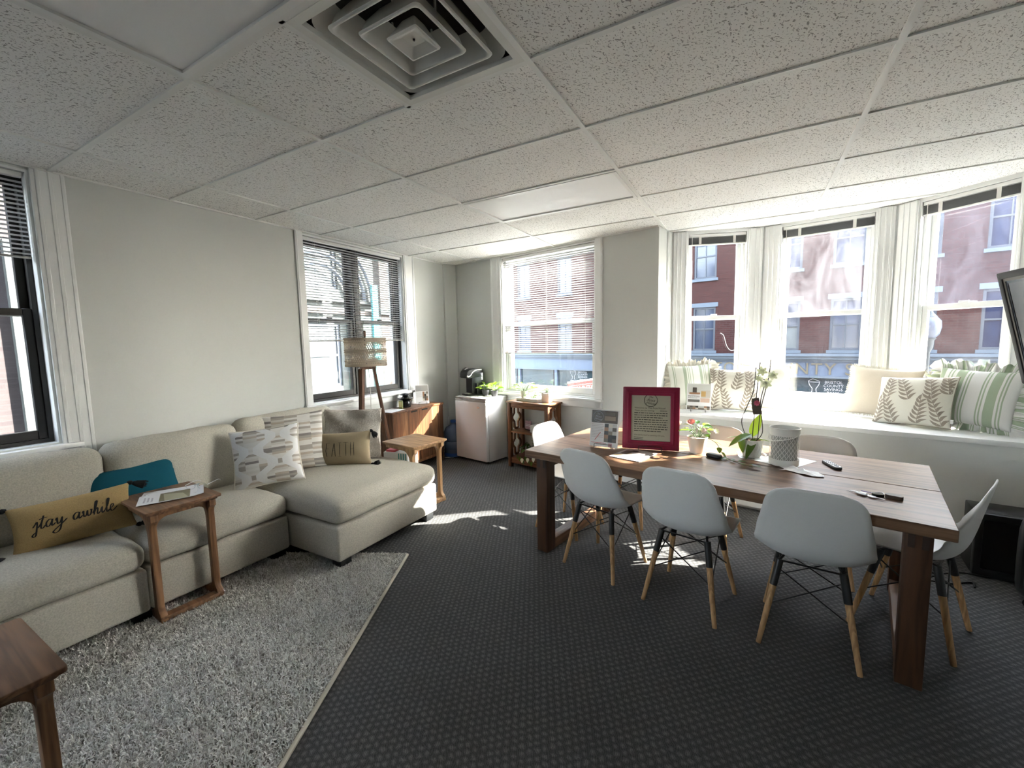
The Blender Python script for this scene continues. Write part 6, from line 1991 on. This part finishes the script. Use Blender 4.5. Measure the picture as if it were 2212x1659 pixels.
# ------------------------------------------------------------------ sofa side table: brochures and glasses
def brochure(label, loc, rz, z, w=0.215, h=0.28, seed=0, ph=True):
    b = thing('brochure', label, 'brochure', (*loc, z), rz, 'brochures on the walnut side table')
    MB().grid(lambda a, c: ((a - .5) * h, (c - .5) * w, 0.001 + 0.010 * max(0, a - 0.72) ** 2 * 12), 8, 2).build('sheet', 'paper', b, solid=0.0012, smooth=1.0)
    if ph:
        MB().box(-0.055, 0.105, -w / 2 + 0.012, w / 2 - 0.012, 0.0024, 0.0030).build('photo', 'olivephoto', b)
        MB().prism([(-0.03, -0.08), (0.08, -0.09), (0.05, 0.02), (-0.04, 0.06)], 0.0030, 0.0034).build('photo_detail', plain('pale_olive_print', (0.42, 0.40, 0.27), 0.5), b)
    for j in range(3):
        MB().box(-0.125 + 0.017 * j, -0.117 + 0.017 * j, -0.05, 0.045 - 0.012 * j, 0.0024, 0.0028).build('print_line', plain('grey_print', (0.5, 0.48, 0.5), 0.7), b)
    return b
TZ = 0.012 + 0.635 + 0.0005
brochure('white brochure tucked under another on the walnut side table', (-2.20, 0.165), R(62), TZ, 0.20, 0.27, 1, False)
brochure('brochure with an olive photograph lying on top on the walnut table', (-2.13, 0.145), R(66), TZ + 0.004, 0.185, 0.30, 2)
gl = thing('reading_glasses', 'clear rimmed reading glasses resting on the brochures', 'glasses', (-2.115, 0.265, TZ + 0.008), R(35))
for sx in (-1, 1):
    MB().tube([(sx * 0.033 + 0.026 * math.cos(2 * PI * k / 20), 0, 0.020 + 0.018 * math.sin(2 * PI * k / 20)) for k in range(20)], 0.0022, 6, closed=True).build('rim', 'glass_clear', gl, smooth=2)
    MB().tube(smooth_path([(sx * 0.062, 0, 0.026), (sx * 0.064, 0.06, 0.026), (sx * 0.062, 0.115, 0.022), (sx * 0.058, 0.140, 0.008)], 4), 0.0024, 6).build('temple', 'silver', gl, smooth=2)
MB().tube(smooth_path([(-0.008, 0, 0.026), (0, -0.004, 0.030), (0.008, 0, 0.026)], 3), 0.002, 6).build('bridge', 'silver', gl)

# ------------------------------------------------------------------ sideboard things
SZ = 0.7525
tag(MB().box(-0.10, 0.10, -0.13, 0.13, 0, 0.0015).build('paper_sheet', 'paper', loc=(-2.775, 2.515, SZ), rot=R(8)), 'blank paper sheet lying on the sideboard', 'paper')
wx_ = thing('wax_warmer', 'black ceramic wax warmer with stacked dishes on the sideboard', 'wax warmer', (-2.80, 2.775, SZ))
MB().lathe([(0.045, 0), (0.055, 0.005), (0.060, 0.045), (0.052, 0.075), (0.048, 0.080)], 28).build('base', 'blackgloss', wx_, smooth=0.7)
MB().lathe([(0.045, 0.080), (0.070, 0.092), (0.094, 0.108), (0.092, 0.112), (0.06, 0.100), (0.045, 0.098)], 28).build('dish', 'blackgloss', wx_, smooth=0.7)
MB().lathe([(0.040, 0.100), (0.050, 0.112), (0.040, 0.128), (0.035, 0.140)], 24).build('neck', 'blackgloss', wx_, smooth=0.7)
MB().lathe([(0.035, 0.140), (0.068, 0.150), (0.066, 0.156), (0.045, 0.165), (0.0, 0.170)], 28).build('lid', 'blackgloss', wx_, smooth=0.7)
bt = thing('lotion_bottle', 'small green lotion bottle in front of the wax warmer', 'bottle', (-2.775, 2.665, SZ), R(20))
MB().prism(rrect(0.045, 0.032, 0.010, 4), 0, 0.095).build('body', plain('olive_lotion', (0.23, 0.25, 0.09), 0.3), bt, bevel=0.004)
MB().prism(rrect(0.047, 0.034, 0.010, 4), 0.095, 0.118).build('cap', 'glass_clear', bt, bevel=0.003)
MB().box(-0.018, 0.018, -0.0175, -0.0165, 0.02, 0.08).build('label', plain('yellow_label', (0.6, 0.52, 0.25), 0.5), bt)
bag = thing('gift_bag', 'white gift bag with teal stripes standing behind the chaise', 'bag', (-2.18, 2.02, 0), R(12))
MB().prism([(-0.13, -0.08), (0.13, -0.08), (0.15, 0.08), (-0.15, 0.08)], 0, 0.47).build('body', 'paper', bag)
for k in range(4):
    MB().box(0.03 + 0.025 * k, 0.042 + 0.025 * k, -0.0815, -0.0795, 0.02, 0.465).build('stripe', 'tealpaper', bag)
MB().box(-0.12, -0.02, -0.06, 0.05, 0.40, 0.49).build('tissue', 'redpaper', bag, bevel=0.01)

# ------------------------------------------------------------------ on and beside the fridge
ZF = 0.8205
cm = thing('coffee_maker', 'black single cup coffee maker with a silver arch on the fridge', 'coffee maker', W(-2.385, -0.165, ZF), AF + R(-12))
Ms = Matrix(((0, 0, 1, 0), (1, 0, 0, 0), (0, 1, 0, 0), (0, 0, 0, 1)))   # profile (y, z) extruded along x
hd = smooth_path([(-0.150, 0.225), (-0.168, 0.262), (-0.152, 0.315), (-0.10, 0.340), (0.0, 0.345), (0.07, 0.335), (0.09, 0.31), (0.09, 0.24), (-0.02, 0.235)], 4, closed=True)
MB().prism([tuple(p) for p in hd], -0.085, 0.085, Ms).build('brew_head', 'blackplastic', cm, bevel=0.008, smooth=0.9)
for sx in (-1, 1):
    mb = MB()
    pth = smooth_path([(-0.165, 0.262), (-0.150, 0.248), (-0.115, 0.262), (-0.085, 0.300), (-0.03, 0.328), (0.06, 0.330)], 5)
    mb.tube([(sx * 0.087, p[0], p[1]) for p in pth], 0.009, 8)
    mb.build('silver_arch', 'silver', cm, smooth=2)
MB().box(-0.078, 0.078, -0.085, 0.09, 0.02, 0.25).build('column', 'blackplastic', cm, bevel=0.012)
MB().prism(rrect(0.17, 0.25, 0.03, 5, 0, -0.035), 0.0, 0.022).build('drip_base', 'blackplastic', cm, bevel=0.004)
MB().box(-0.06, 0.06, -0.14, -0.03, 0.022, 0.028).build('drip_grate', 'greyplastic', cm)
MB().box(0.088, 0.135, -0.05, 0.09, 0.02, 0.30).build('water_tank', 'glass_clear', cm, bevel=0.01)
MB().box(0.090, 0.133, -0.048, 0.088, 0.022, 0.16).build('tank_foot', 'blackplastic', cm)
MB().box(-0.03, 0.03, -0.14, -0.09, 0.318, 0.332, Matrix.Rotation(R(22), 4, 'X') @ Matrix.Translation((0, 0.12, 0.05))).build('display', 'screen', cm)
for i, (s, n_, lb, sd_) in enumerate(((-2.175, -0.175, 'lime green plant in a dark pot beside the coffee maker', 4), (-2.03, -0.165, 'lime green plant in a dark pot at the fridge edge', 6))):
    p = thing('potted_plant', lb, 'plant', W(s, n_, ZF), AF, 'dark potted plants on the fridge')
    MB().lathe([(0.036, 0), (0.050, 0.072), (0.050, 0.076), (0.046, 0.076), (0.044, 0.065)], 24, cap1=False).build('pot', 'darkpot', p, smooth=0.7)
    MB().lathe([(0.0, 0.066), (0.045, 0.066)], 16, cap0=False, cap1=False).build('soil', 'soil', p)
    bushy(p, (0, 0, 0.075), 20, 0.09, 0.095, 0.072, 0.050, ['leaf3', 'leaf3', 'leaf3', 'leaf1', 'leafpale'], sd_, (15, 65))
jg = thing('water_jug', 'blue plastic water bottle standing between the fridge and the wall', 'water bottle', (-2.665, 3.50, 0))
MB().lathe([(0.115, 0.0), (0.130, 0.012), (0.130, 0.10), (0.122, 0.11), (0.130, 0.12), (0.130, 0.20), (0.122, 0.21), (0.130, 0.22), (0.130, 0.33), (0.10, 0.39), (0.045, 0.42), (0.035, 0.44), (0.035, 0.475)], 28).build('body', 'jug', jg, smooth=0.9)
MB().lathe([(0.038, 0.455), (0.038, 0.485), (0.03, 0.488)], 16).build('cap', 'bluedark', jg, smooth=0.7)
MB().lathe([(0.132, 0.015), (0.132, 0.06)], 28, cap0=False, cap1=False).build('label', 'bluedark', jg, smooth=2)
cb = MB().tube(smooth_path([(-2.93, 3.40, 0.30), (-2.90, 3.40, 0.10), (-2.86, 3.42, 0.02), (-2.80, 3.45, 0.006), (-2.72, 3.36, 0.006), (-2.60, 3.40, 0.006)], 6), 0.004, 6)
tag(cb.build('extension_cable', 'cord'), 'white power cord curling on the carpet beside the fridge', 'cord')
ol = thing('wall_outlet', 'white wall outlet low in the far corner', 'outlet', (-2.905, 3.745, 0.42), R(65))
MB().box(-0.036, 0.036, -0.006, 0.0, -0.058, 0.058).build('plate', 'white', ol, bevel=0.002)
for zz in (-0.024, 0.024):
    so = MB().prism(rrect(0.034, 0.028, 0.010, 4), 0.006, 0.008, Matrix.Translation((0, 0, zz)) @ RX).build('socket', 'greyplastic', ol)

# ------------------------------------------------------------------ on the carved shelf
ZH = 0.8005
tr = thing('plant_tray', 'long low white tray on the carved shelf', 'tray', W(-1.47, -0.165, ZH), AF + R(-6))
MB().box(-0.165, 0.165, -0.045, 0.045, 0, 0.006).build('floor_plate', 'white', tr)
ringb = MB().ring(rrect(0.34, 0.10, 0.004, 2), rrect(0.328, 0.088, 0.003, 2), 0.0, 0.034)
ringb.build('rim', 'white', tr)
p = thing('potted_plant', 'green and cream variegated plant in a tall white pot on the tray', 'plant', W(-1.55, -0.165, ZH + 0.0065), AF, 'plants on the carved shelf')
MB().lathe([(0.034, 0), (0.046, 0.105), (0.046, 0.11), (0.042, 0.11), (0.040, 0.1)], 24, cap1=False).build('pot', 'ceramic', p, smooth=0.7)
MB().lathe([(0, 0.1), (0.041, 0.1)], 16, cap0=False, cap1=False).build('soil', 'soil', p)
bushy(p, (0, 0, 0.11), 26, 0.155, 0.12, 0.085, 0.046, ['leaf1', 'leaf2', 'leafpale', 'leaf3', 'leaf1'], 14, (-5, 50))
p = thing('potted_plant', 'small pink and white leaved plant low in the tray', 'plant', W(-1.42, -0.165, ZH + 0.0065), AF, 'plants on the carved shelf')
MB().lathe([(0.030, 0), (0.036, 0.03), (0.033, 0.03)], 20).build('pot', 'ceramic', p, smooth=0.7)
bushy(p, (0, 0, 0.03), 24, 0.10, 0.085, 0.055, 0.036, ['leafpale', 'leaf2', 'leafpale', 'leaf1', 'pinkpale'], 15, (-10, 45))
p = thing('potted_plant', 'succulent in a glossy white square pot at the shelf edge', 'plant', W(-1.235, -0.135, ZH), AF + R(6), 'plants on the carved shelf')
MB().prism(rrect(0.10, 0.10, 0.012, 4), 0.0, 0.110).build('pot', 'ceramic', p, bevel=0.003)
MB().prism(rrect(0.085, 0.085, 0.008, 3), 0.1101, 0.112).build('soil', 'soil', p)
bushy(p, (0, 0, 0.112), 18, 0.05, 0.075, 0.045, 0.02, ['leaf1', 'leafpale', 'leaf2', 'leafpale'], 16, (35, 80))
ms = thing('mini_sign', 'small pink floral sign block on the middle shelf', 'sign', W(-1.50, -0.155, 0.441), AF + R(-10))
MB().box(-0.055, 0.055, -0.012, 0.012, 0.0, 0.012).build('foot', 'brownphoto', ms, bevel=0.002)
MB().box(-0.05, 0.05, -0.006, 0.006, 0.012, 0.115).build('panel', plain('pink_floral_print', (0.42, 0.26, 0.30), 0.6, var=0.7, vscale=60), ms, bevel=0.002)
lines(ms, -0.04, 0.04, 0.075, 0.018, 2, 'paper', 3, y=-0.0075).location = (0, 0.0, 0)
for k in range(5):
    b = thing('paperback', ['lowest', 'second lowest', 'middle', 'second highest', 'topmost'][k] + ' white booklet of the pile on the middle shelf', 'book', W(-1.33 + 0.004 * (k % 2), -0.17, 0.441 + k * 0.0165), AF + R(3 * (k % 3) - 2), 'white booklets on the middle shelf')
    MB().box(-0.085, 0.085, -0.065, 0.065, 0.0008, 0.0152).build('pages', plain('page_edges_%d' % k, (0.60, 0.60, 0.57), 0.8), b)
    MB().box(-0.087, 0.087, -0.067, 0.067, 0.0152, 0.0162).build('cover', 'paper', b)
    MB().box(-0.087, 0.087, -0.067, 0.067, 0.0, 0.0008).build('back_cover', 'paper', b)
p = thing('potted_plant', 'dark trailing plant crowded on the lowest shelf', 'plant', W(-1.42, -0.16, 0.1205), AF, 'plants on the carved shelf')
MB().lathe([(0.05, 0), (0.065, 0.11), (0.06, 0.11), (0.058, 0.1)], 24, cap1=False).build('pot', 'darkpot', p, smooth=0.7)
bushy(p, (0, -0.02, 0.10), 30, 0.16, 0.12, 0.07, 0.045, ['leaf2', 'leaf2', 'leaf1'], 17, (-40, 30), droop=0.3)
for k in range(9):
    put_leaf(p, (-0.10 + 0.028 * k, -0.17, 0.06 - 0.018 * (k % 4)), R(180 + 20 * (k % 3 - 1)), R(-70), 0.06, 0.042, ['leaf2', 'leaf1', 'leafpale'][k % 3], 0, 0.2)

# a loose wire of tiny lights across the narrow bay window
A, ang, L = FAC[0]
wl = MB().tube(smooth_path([(0.50, 0.05, 1.55), (0.53, 0.045, 1.52), (0.56, 0.045, 1.42), (0.60, 0.045, 1.37), (0.65, 0.045, 1.38), (0.675, 0.05, 1.42)], 6), 0.0025, 5)
tag(wl.build('string_light_wire', 'silver', loc=A, rot=ang), 'thin wire of string lights hanging inside the narrow bay window', 'wire')
